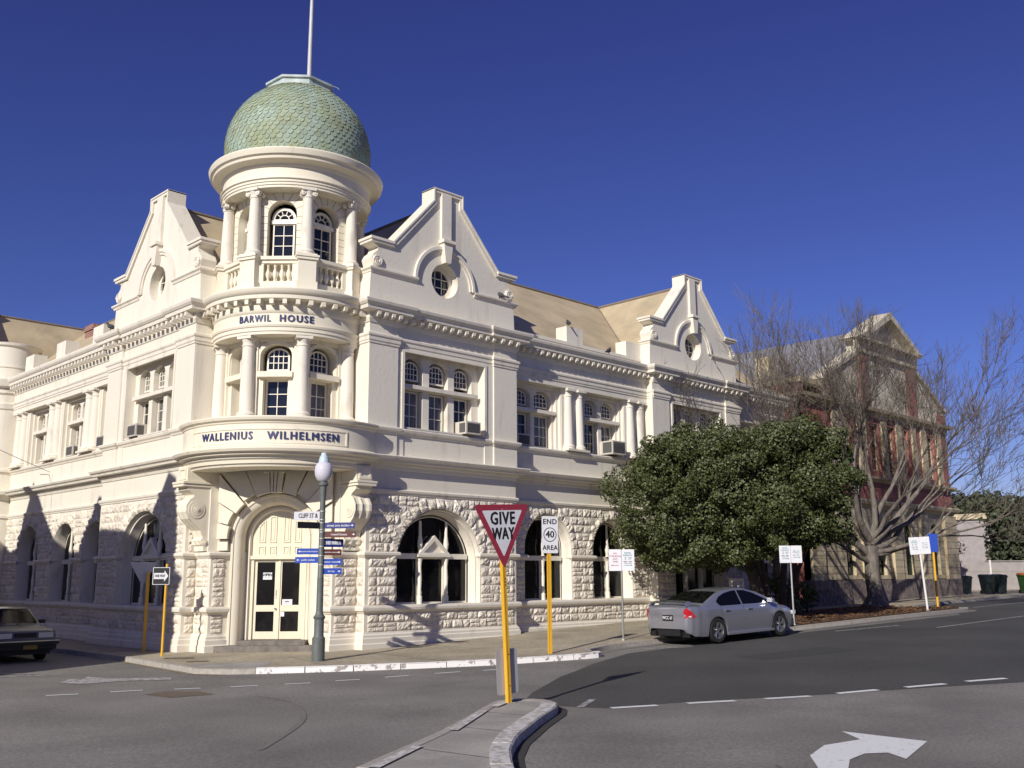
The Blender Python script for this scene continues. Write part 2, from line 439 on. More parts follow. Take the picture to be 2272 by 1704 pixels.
# traffic island
IL = [(-16.5, -17.3), (-10.29, -13.87), (-7.96, -12.6), (-6.38, -11.6), (-5.4, -10.95), (-5.0, -10.85), (-4.66, -11.15), (-4.62, -11.5), (-4.8, -11.85), (-5.2, -12.2), (-6.28, -12.85), (-7.54, -13.68), (-8.28, -14.3), (-8.75, -14.8), (-9.15, -15.25), (-9.9, -16.6), (-10.6, -18.6), (-17, -21.5)]
sheet('traffic_island', IL, 0.0, CONC)
kerbstones('island_kerb', list(reversed(IL[1:9])), KERBM, 1.4, wd=.17)
kerbstones('island_kerb', list(reversed(IL[8:17])), KERBI, 1.3, wd=.26)
mbx = MB()
for a, b in (((-10.2, -14.0), (-9.0, -13.3)), ((-7.9, -12.7), (-6.3, -11.6)), ((-5.9, -11.4), (-5.0, -10.95))):
    L = Vector((b[0] - a[0], b[1] - a[1])).normalized(); n = (L.y * .14, -L.x * .14)
    mbx.poly([(p[0], p[1], PZ(p[0]) + .019) for p in (a, b, (b[0] + n[0], b[1] + n[1]), (a[0] + n[0], a[1] + n[1]))])
struct(mbx.build('island_kerb_paint', KERBI))
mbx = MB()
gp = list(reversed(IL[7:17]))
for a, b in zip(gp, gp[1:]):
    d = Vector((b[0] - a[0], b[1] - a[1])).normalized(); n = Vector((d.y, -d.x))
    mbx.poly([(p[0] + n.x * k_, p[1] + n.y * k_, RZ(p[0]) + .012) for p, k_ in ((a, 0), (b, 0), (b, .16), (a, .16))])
struct(mbx.build('kerb_shade_strip', M('painted_kerb_shade', (.035, .033, .03), .95)))  # shade beside the island kerb, painted as a dark strip on the road
mbx = MB()
for t in (0.25, 0.55, 0.8):
    a, b = Vector((-10.3, -13.9)).lerp(Vector((-5.3, -11.1)), t), Vector((-10.0, -16.3)).lerp(Vector((-5.1, -12.0)), t)
    d = (b - a).normalized(); n = Vector((-d.y, d.x)) * .008
    mbx.poly([(p.x, p.y, PZ(p.x) + .003) for p in (a + n, b + n, b - n, a - n)])
struct(mbx.build('island_joints', BLACKP))

# road markings
def stripe(mb, a, b, wd, off, f=RZ):
    a = Vector(a); b = Vector(b); L = (b - a).normalized(); n = Vector((-L.y, L.x)) * wd / 2
    mb.poly([(p.x, p.y, f(p.x) + off) for p in (a - n, b - n, b + n, a + n)])
mk = MB()
for a, b in [((-4.05, -12.36), (-3.3, -12.74)), ((-2.78, -12.97), (-1.98, -13.4)), ((-1.44, -13.66), (-.62, -14.06)), ((.02, -14.24), (.85, -14.6)), ((1.45, -14.86), (2.3, -15.24)), ((2.85, -15.42), (3.7, -15.84)), ((4.3, -16.1), (5.1, -16.5)), ((6.0, -16.9), (7, -17.3))]:
    stripe(mk, a, b, .16, .009)
struct(mk.build('broken_line', LINE))
mk = MB()
for a, b in [((-9.64, -2.98), (-9.12, -3.23)), ((-8.57, -3.39), (-8.01, -3.6)), ((-7.51, -3.94), (-7.08, -4.2)), ((-6.58, -4.48), (-6.08, -4.7)), ((-5.58, -4.92), (-5.11, -5.15)), ((-4.55, -5.23), (-4.06, -5.41)), ((-3.45, -5.5), (-2.89, -5.62)), ((-2.24, -5.75), (-1.63, -5.9)), ((-1.1, -6.1), (-.5, -6.25))]:
    stripe(mk, a, b, .1, .009)
struct(mk.build('faded_broken_line', LINE))
sheet('turn_arrow', [(-3.86, -17.52), (-5.2, -17.84), (-4.95, -17.5), (-5.2, -17.32), (-5.67, -17.37), (-6.2, -17.62), (-6.7, -18.1), (-7.0, -17.9), (-6.75, -17.6), (-6.31, -17.3), (-5.74, -16.89), (-4.98, -16.67), (-4.28, -16.81), (-3.82, -16.31)], .009, LINE, RZ)
sheet('faded_turn_arrow', [(-8.6, -0.9), (-8.1, -.1), (-8.0, -.55), (-7.65, .0), (-7.5, -.85), (-6.5, -1.7), (-6.7, -2.2), (-7.55, -1.55), (-8.35, -1.5)], .009, LINEOLD, RZ)
mk = MB()
for p in ([(-4.3, -11.9), (-3.4, -11.4)], [(4.6, -5.75), (6.2, -6.75)], [(12.8, -7.5), (16.5, -7.9)], [(-9, 1.6), (-7.9, 0.9)], [(-9.9, 4), (-8.2, 1.6)]):
    for a, b in zip(p, p[1:]): stripe(mk, a, b, .12, .010)
for a, b in [((16, -9.4), (24, -9.4)), ((26, -9.2), (34, -8.2)), ((30, -5.2), (60, -5.4)), ((34, -8.1), (60, -7.8))]: stripe(mk, a, b, .12, .010)
struct(mk.build('worn_line', LINEOLD))
mk = MB()
for a, b in [((-5.42, 3.4), (-5.62, 1.4)), ((-5.62, 1.4), (-5.8, -.4)), ((-5.8, -.4), (-5.9, -1.4)), ((-5.9, -1.4), (-5.5, -2.2))]: stripe(mk, a, b, .07, .010)
struct(mk.build('yellow_edge_line', YLINE))
# dark tyre marks and cracks on the pale asphalt
mk = MB()
def curve(pts, n=24):
    out = []
    for i in range(n + 1):
        t = i / n * (len(pts) - 1); k = min(int(t), len(pts) - 2); f = t - k
        p = [pts[max(k - 1, 0)], pts[k], pts[k + 1], pts[min(k + 2, len(pts) - 1)]]
        out.append(tuple(.5 * ((2 * p[1][j]) + (-p[0][j] + p[2][j]) * f + (2 * p[0][j] - 5 * p[1][j] + 4 * p[2][j] - p[3][j]) * f * f + (-p[0][j] + 3 * p[1][j] - 3 * p[2][j] + p[3][j]) * f ** 3) for j in range(len(pts[0]))))
    return out
TM = M('tyre_mark', (0.168, 0.157, 0.139), 0.85, var=.2, scale=12)
for p, wd in [([(-7.0, -6.3), (-7.1, -7.6), (-8.2, -9.6), (-10, -11.4)], .1)]:
    c = curve(p)
    for a, b in zip(c, c[1:]): stripe(mk, a, b, wd, .007)
struct(mk.build('tyre_marks', TM))
# footpath joints, an asphalt repair and a gutter
mk = MB()
for a, b in [((-5.3, 1.3), (-3.75, 1.3)), ((-2.6, -.3), (-3.4, -3.2)), ((-.5, -.25), (-.9, -4.7)), ((1.9, -.25), (1.9, -5.9)), ((4.3, -.2), (4.3, -5.0)), ((6.7, -.2), (6.7, -5.1)), ((9.1, -.2), (9.1, -5.3)), ((-5.2, 5.6), (-3.8, 5.6)), ((-5.2, 9), (-3.8, 9))]:
    stripe(mk, a, b, .018, .004, PZ)
stripe(mk, (-2.9, -1.2), (9.5, -2.6), .014, .004, PZ)
struct(mk.build('footpath_joints', M('joint_dirt', (.13, .11, .085), .9)))
sheet('asphalt_repair', [(4.2, -10.2), (7.4, -10.9), (7.9, -9.8), (4.6, -9.2)], .0075, M('repair_asphalt', (.045, .044, .041), .9, var=.25, scale=20, detail=8), RZ)
mk = MB()
for i in range(12, len(KP) - 1 - 1):
    a, b = KP[i], KP[i + 1]
    if i in (12, 13, 14): continue
    d = Vector((b[0] - a[0], b[1] - a[1])).normalized(); n = Vector((d.y, -d.x)) * .17
    stripe(mk, (a[0] + n.x, a[1] + n.y), (b[0] + n.x, b[1] + n.y), .28, .006 + .0002 * i)
struct(mk.build('gutter', M('gutter_concrete', (.20, .185, .165), .9, var=.25, scale=8, detail=8)))
mk = MB(); rnd_ = random.Random(9)
for (x, y, L_, a) in [(-4.6, -7.6, 3.0, .15), (2.5, -12.5, 3.5, -.3), (-7.5, -18.6, 2.0, 1.2), (8, -13, 4, .1)]:
    p = Vector((x, y)); an = a
    for i in range(14):
        an += rnd_.uniform(-.5, .5) * .6; q = p + Vector((cos(an), sin(an))) * L_ / 14; stripe(mk, tuple(p), tuple(q), .012, .0085); p = q; an = a + (an - a) * .6
struct(mk.build('asphalt_cracks', M('crack', (.07, .066, .06), .9)))
# planted strip around the trees
sheet('garden_bed', [(11.6, -5.85), (13, -6.0), (20, -5.9), (26.4, -6.0), (27.4, -5.6), (27.2, -4.5), (26.0, -1.6), (20, -.9), (12.4, -1.2)], 0.02, MULCH)
# ================================================================== corner building
A = 3.65
RD = .42
H = thing('corner_building', 'cream painted stone corner building with a green copper dome, curved gables and arched windows', 'building')
def FR(y0=0.0): return lambda u, z, d: (u, y0 + d, z)
def FL(y0=0.0): return lambda u, z, d: (-A + y0 + d, u + A, z)
TX, TY = -1.1, 2.55
def FT(deg, r): # flat face of the tower looking out at angle deg from the corner axis
    a = radians(-135 + deg); o = (cos(a), sin(a)); t = (-sin(a), cos(a))
    return lambda l, z, d: (TX + o[0] * (r - d) + t[0] * l, TY + o[1] * (r - d) + t[1] * l, z)
s2 = sqrt(.5)
def FD(l, z, d): return (-1.825 + l * s2 + d * s2, 1.825 - l * s2 + d * s2, z)
def Fret(F, u0):   # side return: u runs inward (d), facing -u
    return lambda u, z, d: F(u0 + d, z, u)

wall = MB(); rockmb = MB(); trim = MB(); band = MB(); para = MB()

def rock(q, F, proj=.07, base=.01, rnd=random):
    """one rough hewn stone on the quad q (4 (u,z) corners)"""
    (a, b, c, d) = q
    wd = max(sqrt((b[0] - a[0])**2 + (b[1] - a[1])**2), sqrt((c[0] - d[0])**2 + (c[1] - d[1])**2))
    ht = max(sqrt((d[0] - a[0])**2 + (d[1] - a[1])**2), sqrt((c[0] - b[0])**2 + (c[1] - b[1])**2))
    n = max(4, int(wd / .055)); m = max(4, int(ht / .055))
    tx, tz = rnd.uniform(-.5, .5), rnd.uniform(-.5, .5); pk = proj * rnd.uniform(.75, 1.2)
    P = []
    for j in range(m + 1):
        for i in range(n + 1):
            s, t = i / n, j / m
            e = i in (0, n) or j in (0, m)
            jit = 0 if e else .25
            s2_, t2_ = s + rnd.uniform(-jit, jit) / n, t + rnd.uniform(-jit, jit) / m
            u = (a[0] * (1 - s2_) + b[0] * s2_) * (1 - t2_) + (d[0] * (1 - s2_) + c[0] * s2_) * t2_
            z = (a[1] * (1 - s2_) + b[1] * s2_) * (1 - t2_) + (d[1] * (1 - s2_) + c[1] * s2_) * t2_
            h = base if e else base + pk * (.6 + .5 * tx * (s - .5) * 2 + .5 * tz * (t - .5) * 2 + rnd.uniform(-.26, .26)) * (1 if 1 < i < n - 1 and 1 < j < m - 1 else .8)
            if (i in (0, n)) and (j in (0, m)): h = base
            P.append(F(u, z, -h))
    # skirt back to the wall
    k = n + 1
    fs = [(j * k + i, j * k + i + 1, (j + 1) * k + i + 1, (j + 1) * k + i) for j in range(m) for i in range(n)]
    rockmb.add(P, fs)
    A_ = [F(x, z, 0.0) for x, z in q]
    cs = [P[0], P[n], P[m * k + n], P[m * k]]
    rockmb.add(cs + A_, [(0, 1, 5, 4), (1, 2, 6, 5), (2, 3, 7, 6), (3, 0, 4, 7)])

def rows(F, zs, segs, lmin=.26, lmax=.58, gap=.009):
    """courses of rock between the levels zs; segs(z0,z1) -> list of (u0,u1)"""
    for z0, z1 in zip(zs, zs[1:]):
        for u0, u1 in segs(z0, z1):
            u = u0
            while u1 - u > .06:
                L = random.uniform(lmin, lmax)
                if u1 - u - L < lmin * .7: L = u1 - u
                split = L > .3 and random.random() < .3 and z1 - z0 > .2
                g = gap
                if split:
                    zm = (z0 + z1) / 2
                    rock([(u + g, z0 + g), (u + L - g, z0 + g), (u + L - g, zm - g / 2), (u + g, zm - g / 2)], F, .05)
                    rock([(u + g, zm + g / 2), (u + L - g, zm + g / 2), (u + L - g, z1 - g), (u + g, z1 - g)], F, .05)
                else:
                    rock([(u + g, z0 + g), (u + L - g, z0 + g), (u + L - g, z1 - g), (u + g, z1 - g)], F)
                u += L

def voussoirs(F, uc, zs, r, th, n, ztop):
    for i in range(n):
        a0, a1 = pi * i / n, pi * (i + 1) / n
        ro = r + th * (1.0 if i % 2 == 0 else .72)
        g = .012
        am = g / r
        am2 = g / ro
        def p(rr, a): return (uc + rr * cos(a), min(zs + rr * sin(a), ztop))
        rock([p(r + .01, a0 + am), p(ro, a0 + am2), p(ro, a1 - am2), p(r + .01, a1 - am)], F, .085)

def arch_segs(u0, u1, arches, th):
    """free intervals of the course between the arch rings"""
    def f(z0, z1):
        zm = (z0 + z1) / 2; cuts = []
        for uc, zs, r in arches:
            if zm < zs: h = r + (.02 if zm < 2.5 else .02)
            else:
                R = r + th * .9
                if zm - zs >= R: continue
                h = sqrt(R * R - (zm - zs)**2)
            cuts.append((uc - h, uc + h))
        out = []; u = u0
        for a, b in sorted(cuts):
            if a > u: out.append((u, a))
            u = max(u, b)
        if u < u1: out.append((u, u1))
        return out
    return f

ZL = [0.45, .70, .96]
ZM = [1.18, 1.45, 1.72, 1.99, 2.26, 2.52]
ZU = [2.69, 2.95, 3.21, 3.48, 3.76, 4.05, 4.35]

# profiles (outward, z)
PLINTH = [(0, -.4), (.13, -.4), (.13, .12), (.10, .15), (.10, .27), (.07, .30), (.07, .36), (.03, .40), (.02, .44), (0, .44)]
SILLC = [(0, .965), (.03, .965), (.05, 1.0), (.12, 1.04), (.13, 1.11), (.11, 1.16), (.05, 1.18), (0, 1.18)]
IMPOST = [(0, 2.51), (.03, 2.52), (.05, 2.55), (.10, 2.6), (.10, 2.66), (.07, 2.69), (0, 2.70)]
FSTR = [(0, 4.36), (.03, 4.36), (.04, 4.40), (.07, 4.43), (.08, 4.49), (.04, 4.52), (0, 4.53)]
GCORN = [(0, 5.08), (.03, 5.10), (.06, 5.18), (.12, 5.22), (.14, 5.27), (.26, 5.29), (.28, 5.35), (.34, 5.39), (.37, 5.45), (.36, 5.475), (.12, 5.50), (.05, 5.53), (0, 5.54)]
SSTR = [(0, 6.14), (.03, 6.15), (.05, 6.2), (.10, 6.24), (.12, 6.3), (.11, 6.335), (.02, 6.36), (0, 6.36)]
BANDP = [(0, 8.80), (.025, 8.81), (.03, 8.87), (.05, 8.89), (.055, 8.99), (.085, 9.03), (.09, 9.09), (.05, 9.12), (0, 9.13)]
MCORN = [(0, 9.42), (.03, 9.43), (.05, 9.49), (.07, 9.54), (.07, 9.72), (.16, 9.73), (.32, 9.755), (.33, 9.86), (.36, 9.875), (.41, 9.94), (.43, 10.02), (.42, 10.05), (.2, 10.09), (0, 10.10)]
GSTR = [(0, 11.0), (.03, 11.01), (.05, 11.07), (.1, 11.11), (.1, 11.16), (.03, 11.18), (0, 11.18)]

def dentils(F, path, z0, z1, o0, o1, wd=.12, sp=.30, mb=None):
    mb = mb or band
    for a, b in zip(path, path[1:]):
        du, dd = b[0] - a[0], b[1] - a[1]; L = sqrt(du * du + dd * dd)
        if L < .2: continue
        t = (du / L, dd / L); n = (t[1], -t[0])
        k = max(1, round(L / sp))
        for i in range(k):
            s = (i + .5) * L / k
            c = (a[0] + t[0] * s, a[1] + t[1] * s)
            P = []
            for oo, zz in ((o0, z1), (o1, z1), (o1, z0 + .05), (o1 - .05, z0), (o0, z0)):
                for e in (-wd / 2, wd / 2):
                    P.append(F(c[0] + t[0] * e + n[0] * oo, zz, c[1] + t[1] * e + n[1] * oo))
            mb.add(P, [(0, 1, 3, 2), (2, 3, 5, 4), (4, 5, 7, 6), (6, 7, 9, 8), (0, 2, 4, 6, 8), (1, 9, 7, 5, 3)][:4] + [(0, 2, 4, 6, 8), (1, 3, 5, 7, 9)])

def window(F, u0, u1, z0, z1, d, cols, rows_, head=0.0, parent=None, glass=None, fr=.05, name='window', bar=.022):
    """sash: frame + glazing bars, with the glass as its sub-part; head = rise of the arched top"""
    m = MB(); uc = (u0 + u1) / 2; r = (u1 - u0) / 2
    def outline(k):
        if head: return [(u0 + k, z0 + k), (u1 - k, z0 + k)] + [(uc + (r - k) * cos(pi * i / 12), z1 - head + (head - k) * sin(pi * i / 12)) for i in range(13)]
        return rect(u0 + k, u1 - k, z0 + k, z1 - k)
    m.prism(outline(0), F, d - .03, d + .04, holes=[outline(fr)], outer=True)
    def top(u):
        if not head: return z1 - fr
        x = min(1, abs(u - uc) / r); return z1 - head + (head - fr) * sqrt(max(0, 1 - x * x))
    for i in range(1, cols):
        u = u0 + fr + (u1 - u0 - 2 * fr) * i / cols
        m.box(F, u - bar / 2, u + bar / 2, z0 + fr, top(u), d - .018, d + .02)
    for j in range(1, rows_):
        z = z0 + fr + (z1 - z0 - 2 * fr) * j / rows_
        hw = r - fr
        if head and z > z1 - head: hw = (r - fr) * sqrt(max(0.01, 1 - ((z - z1 + head) / (head - fr))**2)) if z < z1 - fr else 0
        if hw > 0: m.box(F, uc - hw, uc + hw, z - bar / 2, z + bar / 2, d - .016, d + .02)
    w_ = m.build(name, PAINTW, parent or H)
    g = MB(); g.prism(outline(fr * .6), F, d + .012, d + .02, outer=False)
    g.build('pane', glass or GLASS, w_)
    return w_

def column(F, u, z0, z1, d, r0, r1, name='column', ionic=False, base=True):
    m = MB(); c = F(u, 0, d)[:2]
    prof = []
    if base:
        prof += [(0, z0), (r0 * 1.42, z0), (r0 * 1.42, z0 + .05), (r0 * 1.3, z0 + .06), (r0 * 1.38, z0 + .10), (r0 * 1.2, z0 + .14), (r0 * 1.05, z0 + .17)]
    else: prof += [(r0, z0)]
    h = z1 - z0
    prof += [(r0, z0 + .2), (r0 * .99, z0 + h * .35), (r1, z1 - .3), (r1 * 1.12, z1 - .285), (r1 * 1.12, z1 - .25), (r1, z1 - .24), (r1 * 1.02, z1 - .16), (r1 * 1.3, z1 - .10)]
    prof += [(r1 * 1.3, z1 - .08)]
    m.lathe(prof, c, 24)
    q = r1 * 1.42
    m.box(F, u - q, u + q, z1 - .085, z1, d - q, d + q)
    if base: m.box(F, u - r0 * 1.5, u + r0 * 1.5, z0 - .06, z0 + .01, d - r0 * 1.5, d + r0 * 1.5)
    if ionic:
        for sg in (-1, 1):
            for k in (-1, 1):
                pts = []
                cu, cz, R = u + sg * r1 * 1.15, z1 - .16, r1 * .52
                a0 = F(cu, cz, d + k * r1 * 1.05); a1 = F(cu, cz, d + k * r1 * .2)
                m.tube([a0, a1], R, 12)
                a0 = F(cu, cz, d + k * (r1 * 1.05 + .015))
                m.tube([a0, a1], R * .45, 8)
    return m.build(name, TRIM, H, smooth=40)

def archwin(F, uc, zs, r, zsill, d, kind):
    """big ground floor arched window: dark glazing, stone mullions, small pediment"""
    m = MB()
    zt = 2.6
    ro = r - .04
    # outer frame
    m.prism(arch(uc, zs, ro, zsill, 28), F, d + .02, d + .1, holes=[arch(uc, zs, ro - .035, zsill + .05, 28)])
    m.box(F, uc - ro + .05, uc + ro - .05, zt - .09, zt + .07, d - .06, d + .06)
    mull = (-.5, .5) if kind == 'wide' else (0.0,)
    mull = [uc + k * (1.0 if kind != 'wide' else r * .62) for k in mull]
    if kind == 'wide': mull = [uc - .52, uc + .52]
    for u in mull:
        m.box(F, u - .07, u + .07, zsill, zt, d - .02, d + .05)
        c = F(u, 0, d - .09)[:2]
        m.lathe([(.085, zsill), (.085, zsill + .22), (.05, zsill + .25), (.075, zsill + .3), (.055, zsill + .42), (.07, zsill + .75), (.05, zsill + 1.1), (.07, zt - .14), (.09, zt - .08)], c, 12)
        zz = zs + sqrt(max(0, (ro - .06)**2 - (u - uc)**2))
        m.lathe([(.08, zt + .07), (.05, zt + .12), (.06, zt + .2), (.085, zt + .36), (.05, zt + .62), (.04, zz)], c, 12)
    if kind == 'wide':
        a, b = mull
        m.prism([(a - .12, zt + .04), (b + .12, zt + .04), ((a + b) / 2, zt + .62)], F, d - .17, d - .02, holes=[[(a + .1, zt + .1), (b - .1, zt + .1), ((a + b) / 2, zt + .46)]])
        m.prism([(a + .08, zt + .08), (b - .08, zt + .08), ((a + b) / 2, zt + .48)], F, d - .08, d - .02)
        m.box(F, a - .14, b + .14, zt - .03, zt + .05, d - .19, d - .02)
    w_ = m.build('arched_window', PAINTW, H, smooth=35)
    g = MB(); g.prism(arch(uc, zs, ro - .03, zsill + .02, 28), F, d + .03, d + .05, outer=False)
    g.build('pane', BLACKG, w_)

def splay(F, uc, zs, r0, r1, zb, d0, d1, mb, n=28):
    """moulded surround running from radius r0 at depth d0 to r1 at depth d1"""
    def out(r): return arch(uc, zs, r, zb, n)
    a, b = out(r0), out(r1)
    k = len(a); P = [F(x, z, d0) for x, z in a] + [F(x, z, d1) for x, z in b]
    mb.add(P, [(i, (i + 1) % k, k + (i + 1) % k, k + i) for i in range(1, k)])

def aircon(F, u, z, d, lab, w_=.62, h=.4, out=.35):
    m = MB(); m.box(F, u - w_ / 2, u + w_ / 2, z, z + h, d - out, d + .25)
    o = m.build('air_conditioner', ACMET)
    tag(o, lab, 'air conditioner', 'window air conditioners')
    g = MB(); g.box(F, u - w_ / 2 + .05, u + w_ / 2 - .05, z + .05, z + h - .05, d - out - .006, d - out)
    for i in range(6): g.box(F, u - w_ / 2 + .05, u + w_ / 2 - .05, z + .08 + i * .045, z + .095 + i * .045, d - out - .012, d - out - .006)
    s = .02
    g.add([F(u - w_ / 2 - .004, z + a, d + b) for a, b in ((.05, -out + .05), (h - .05, -out + .05), (h - .05, -.02), (.05, -.02))], [(0, 1, 2, 3)])
    g.build('grille', ACGRILL, o)

def gable_outline(c):
    R = [(3.0, 11.17), (2.93, 11.25), (3.0, 11.45), (2.92, 11.6), (2.78, 11.72), (2.74, 11.86), (2.98, 11.94), (3.02, 12.1), (2.22, 12.08), (.62, 13.88), (.62, 14.31)]
    return [(c + x, z) for x, z in [(3.06, 10.05)] + R] + [(c - x, z) for x, z in list(reversed(R)) + [(3.06, 10.05)]]

def block(F, u0, full=True):
    """gable block 6.05 m wide"""
    FF = lambda u, z, d: F(u0 + u, z, d)
    W = 6.05; ac, ar, az_ = 2.79, 1.68, 2.33
    wall.prism(rect(0, W, -.5, 10.07), FF, 0, .5, holes=[arch(ac, az_, ar, 1.18, 28), rect(1.28, 4.6, 6.36, 8.8)])
    # pilasters of the upper storey
    for a, b in ((0.0, 1.0), (5.0, W)):
        wall.box(FF, a - (.0 if a else .08), b + (.0 if b < 5 else .0), 5.5, 9.45, -.08, .02)
        rows_s = None
    for a, b in ((1.0, 1.28), (4.6, 5.0)):
        wall.box(FF, a + .02, b, 5.53, 8.8, -.03, .02)
    trim = MB()
    trim.prism(rect(1.18, 4.7, 6.36, 8.8 + .0), FF, -.06, .0, holes=[rect(1.28, 4.6, 6.36, 8.72)])
    # stonework
    arches = [(ac, az_, ar)]
    rows(FF, ZL, lambda a, b: [(.12, W - .12)])
    rows(FF, ZM, arch_segs(.12, W - .12, arches, .42))
    rows(FF, ZU, arch_segs(.12, W - .12, arches, .42), .2, .42)
    voussoirs(FF, ac, az_, ar, .42, 17, 4.33)
    # arch reveal, with rough stones down the inside of the jambs
    FRj = lambda u, z, d: FF(ac + ar - d * 1.0, z, u)
    ta = MB()
    splay(FF, ac, az_, ar - .02, ar - .05, 1.18, 0.0, .14, ta)
    splay(FF, ac, az_, ar - .05, ar - .10, 1.18, .14, .14, ta)
    splay(FF, ac, az_, ar - .10, ar - .16, 1.18, .14, .42, ta)
    ta.build('arch_reveal', TRIM, H, smooth=40)
    archwin(FF, ac, az_, ar - .16, 1.18, .42, 'wide')
    # tracery panel of the first floor window
    u_ = [(1.46, 2.22), (2.46, 3.22), (3.46, 4.22)]
    u_ = [(1.5, 2.24), (2.5, 3.28), (3.54, 4.3)]
    hs_ = []
    for a, b in u_:
        hs_.append(arch((a + b) / 2, 8.38, (b - a) / 2, 7.82, 12, rise=.26))
        hs_.append(rect(a, b, 6.42, 7.64))
    trim.prism(rect(1.28, 4.6, 6.36, 8.8), FF, .26, .66, holes=hs_)
    trim.box(FF, 1.4, 4.45, 7.66, 7.78, .10, .26)
    trim.box(FF, 1.28, 4.6, 6.36, 6.42, .0, .6)
    for i, (a, b) in enumerate(u_):
        window(FF, a + .08, b - .06, 7.95, 8.56, .44, 4, 3, head=.24, parent=H)
        window(FF, a + .06, b - .06, 6.44, 7.62, .46, 2, 3, parent=H, glass=GLASS2 if i < 2 else GLASS)
    trim.build('window_surround', TRIM, H)
    # gable
    c = 2.98
    g = MB()
    outl = gable_outline(c)
    g.prism(outl, FF, 0, .5, holes=[[(2.9 + .56 * cos(2 * pi * i / 32), 11.3 + .56 * sin(2 * pi * i / 32)) for i in range(32)]], back=True)
    gb = g.build('gable', CREAM, H)
    t = MB()
    # coping strips a little proud of the face, and the thick cap
    rk = [(c - 3.02, 12.1), (c - 2.24, 12.1), (c - .62, 13.9), (c - .62, 14.33), (c + .62, 14.33), (c + .62, 13.9), (c + 2.24, 12.1), (c + 3.02, 12.1)]
    inn = [(c - 3.02, 11.94), (c - 2.17, 11.93), (c - .50, 13.82), (c - .50, 14.2), (c + .50, 14.2), (c + .50, 13.82), (c + 2.17, 11.93), (c + 3.02, 11.94)]
    for i in range(7):
        q = [rk[i], rk[i + 1], inn[i + 1], inn[i]]
        t.prism(q, FF, -.07, -.001, outer=True)
    for i in range(7):
        a, b = rk[i], rk[i + 1]
        n = Vector((b[1] - a[1], -(b[0] - a[0]))).normalized()
        e = Vector((b[0] - a[0], b[1] - a[1])).normalized() * (.003 if i % 2 == 0 else .012)
        aa = (a[0] - n.x * .012 - e.x, a[1] - n.y * .012 - e.y); bb = (b[0] - n.x * .012 + e.x, b[1] - n.y * .012 + e.y); n = n * .05
        q = [aa, bb, (bb[0] + n.x, bb[1] + n.y), (aa[0] + n.x, aa[1] + n.y)]
        t.prism(q, FF, -.095 - .001 * (i % 2), .53 + .002 * (i % 2), back=True)
    # shoulder mouldings
    for sg in (-1, 1):
        a, b = sorted((c + sg * 3.1, c + sg * 2.2))
        t.box(FF, a, b, 12.03, 12.11, -.12, .55)
        t.box(FF, a + (.04 if sg < 0 else 0), b - (.04 if sg > 0 else 0), 11.95, 12.03, -.08, .52)
        cu, cz = c + sg * 2.78, 11.4
        m_ = []
        for k in range(26):
            a_ = k / 25 * 4.2 * pi; rr = .17 * (1 - k / 30)
            m_.append(FF(cu + sg * rr * cos(a_), cz - .02 + rr * sin(a_), -.05))
        t.tube(m_, .028, 5)
        t.tube([FF(cu, cz, .0), FF(cu, cz, -.05)], .18, 16)
    # string course broken by the arch
    ra = 1.22
    zc = 11.17
    for a, b in ((-.02, c - ra), (c + ra - .05, W + .02)):
        t.sweep([(a, .5), (a, 0), (b, 0)] if a < 1 else [(a, 0), (b, 0), (b, .5)], GSTR, FF)
    ro, ri = 1.27, 1.1
    n = 28
    for (r0, r1, d0) in ((1.27, 1.17, -.09), (1.17, 1.08, -.05)):
        o_ = [(c - .1 + r0 * cos(pi * i / n), zc - .02 + r0 * sin(pi * i / n)) for i in range(n + 1)]
        i_ = [(c - .1 + r1 * cos(pi * i / n), zc - .02 + r1 * sin(pi * i / n)) for i in range(n, -1, -1)]
        t.prism(o_ + i_, FF, d0, -.001)
    # keystone and rib
    k = c - .1
    t.prism([(k - .11, 11.86), (k + .11, 11.86), (k + .19, 12.52), (k - .19, 12.52)], FF, -.2, 0)
    t.box(FF, k - .25, k + .25, 12.52, 12.62, -.26, 0)
    t.box(FF, k - .2, k + .2, 12.62, 14.2, -.1, 0)
    t.build('gable_moulding', TRIM, gb)
    # round window
    m = MB(); F2 = FF
    cc = (2.9, 11.3); R = .5
    ring = lambda r: [(cc[0] + r * cos(2 * pi * i / 28), cc[1] + r * sin(2 * pi * i / 28)) for i in range(28)]
    m.prism(ring(.56), FF, .3, .4, holes=[ring(.42)])
    for x in (-.14, .14):
        h = sqrt(.42**2 - x * x); m.box(FF, cc[0] + x - .012, cc[0] + x + .012, cc[1] - h, cc[1] + h, .33, .36)
        m.box(FF, cc[0] - h, cc[0] + h, cc[1] + x - .012, cc[1] + x + .012, .33, .36)
    rw = m.build('round_window', PAINTW, H)
    m = MB(); m.prism(ring(.44), FF, .37, .38, outer=False); m.build('pane', GLASS, rw)

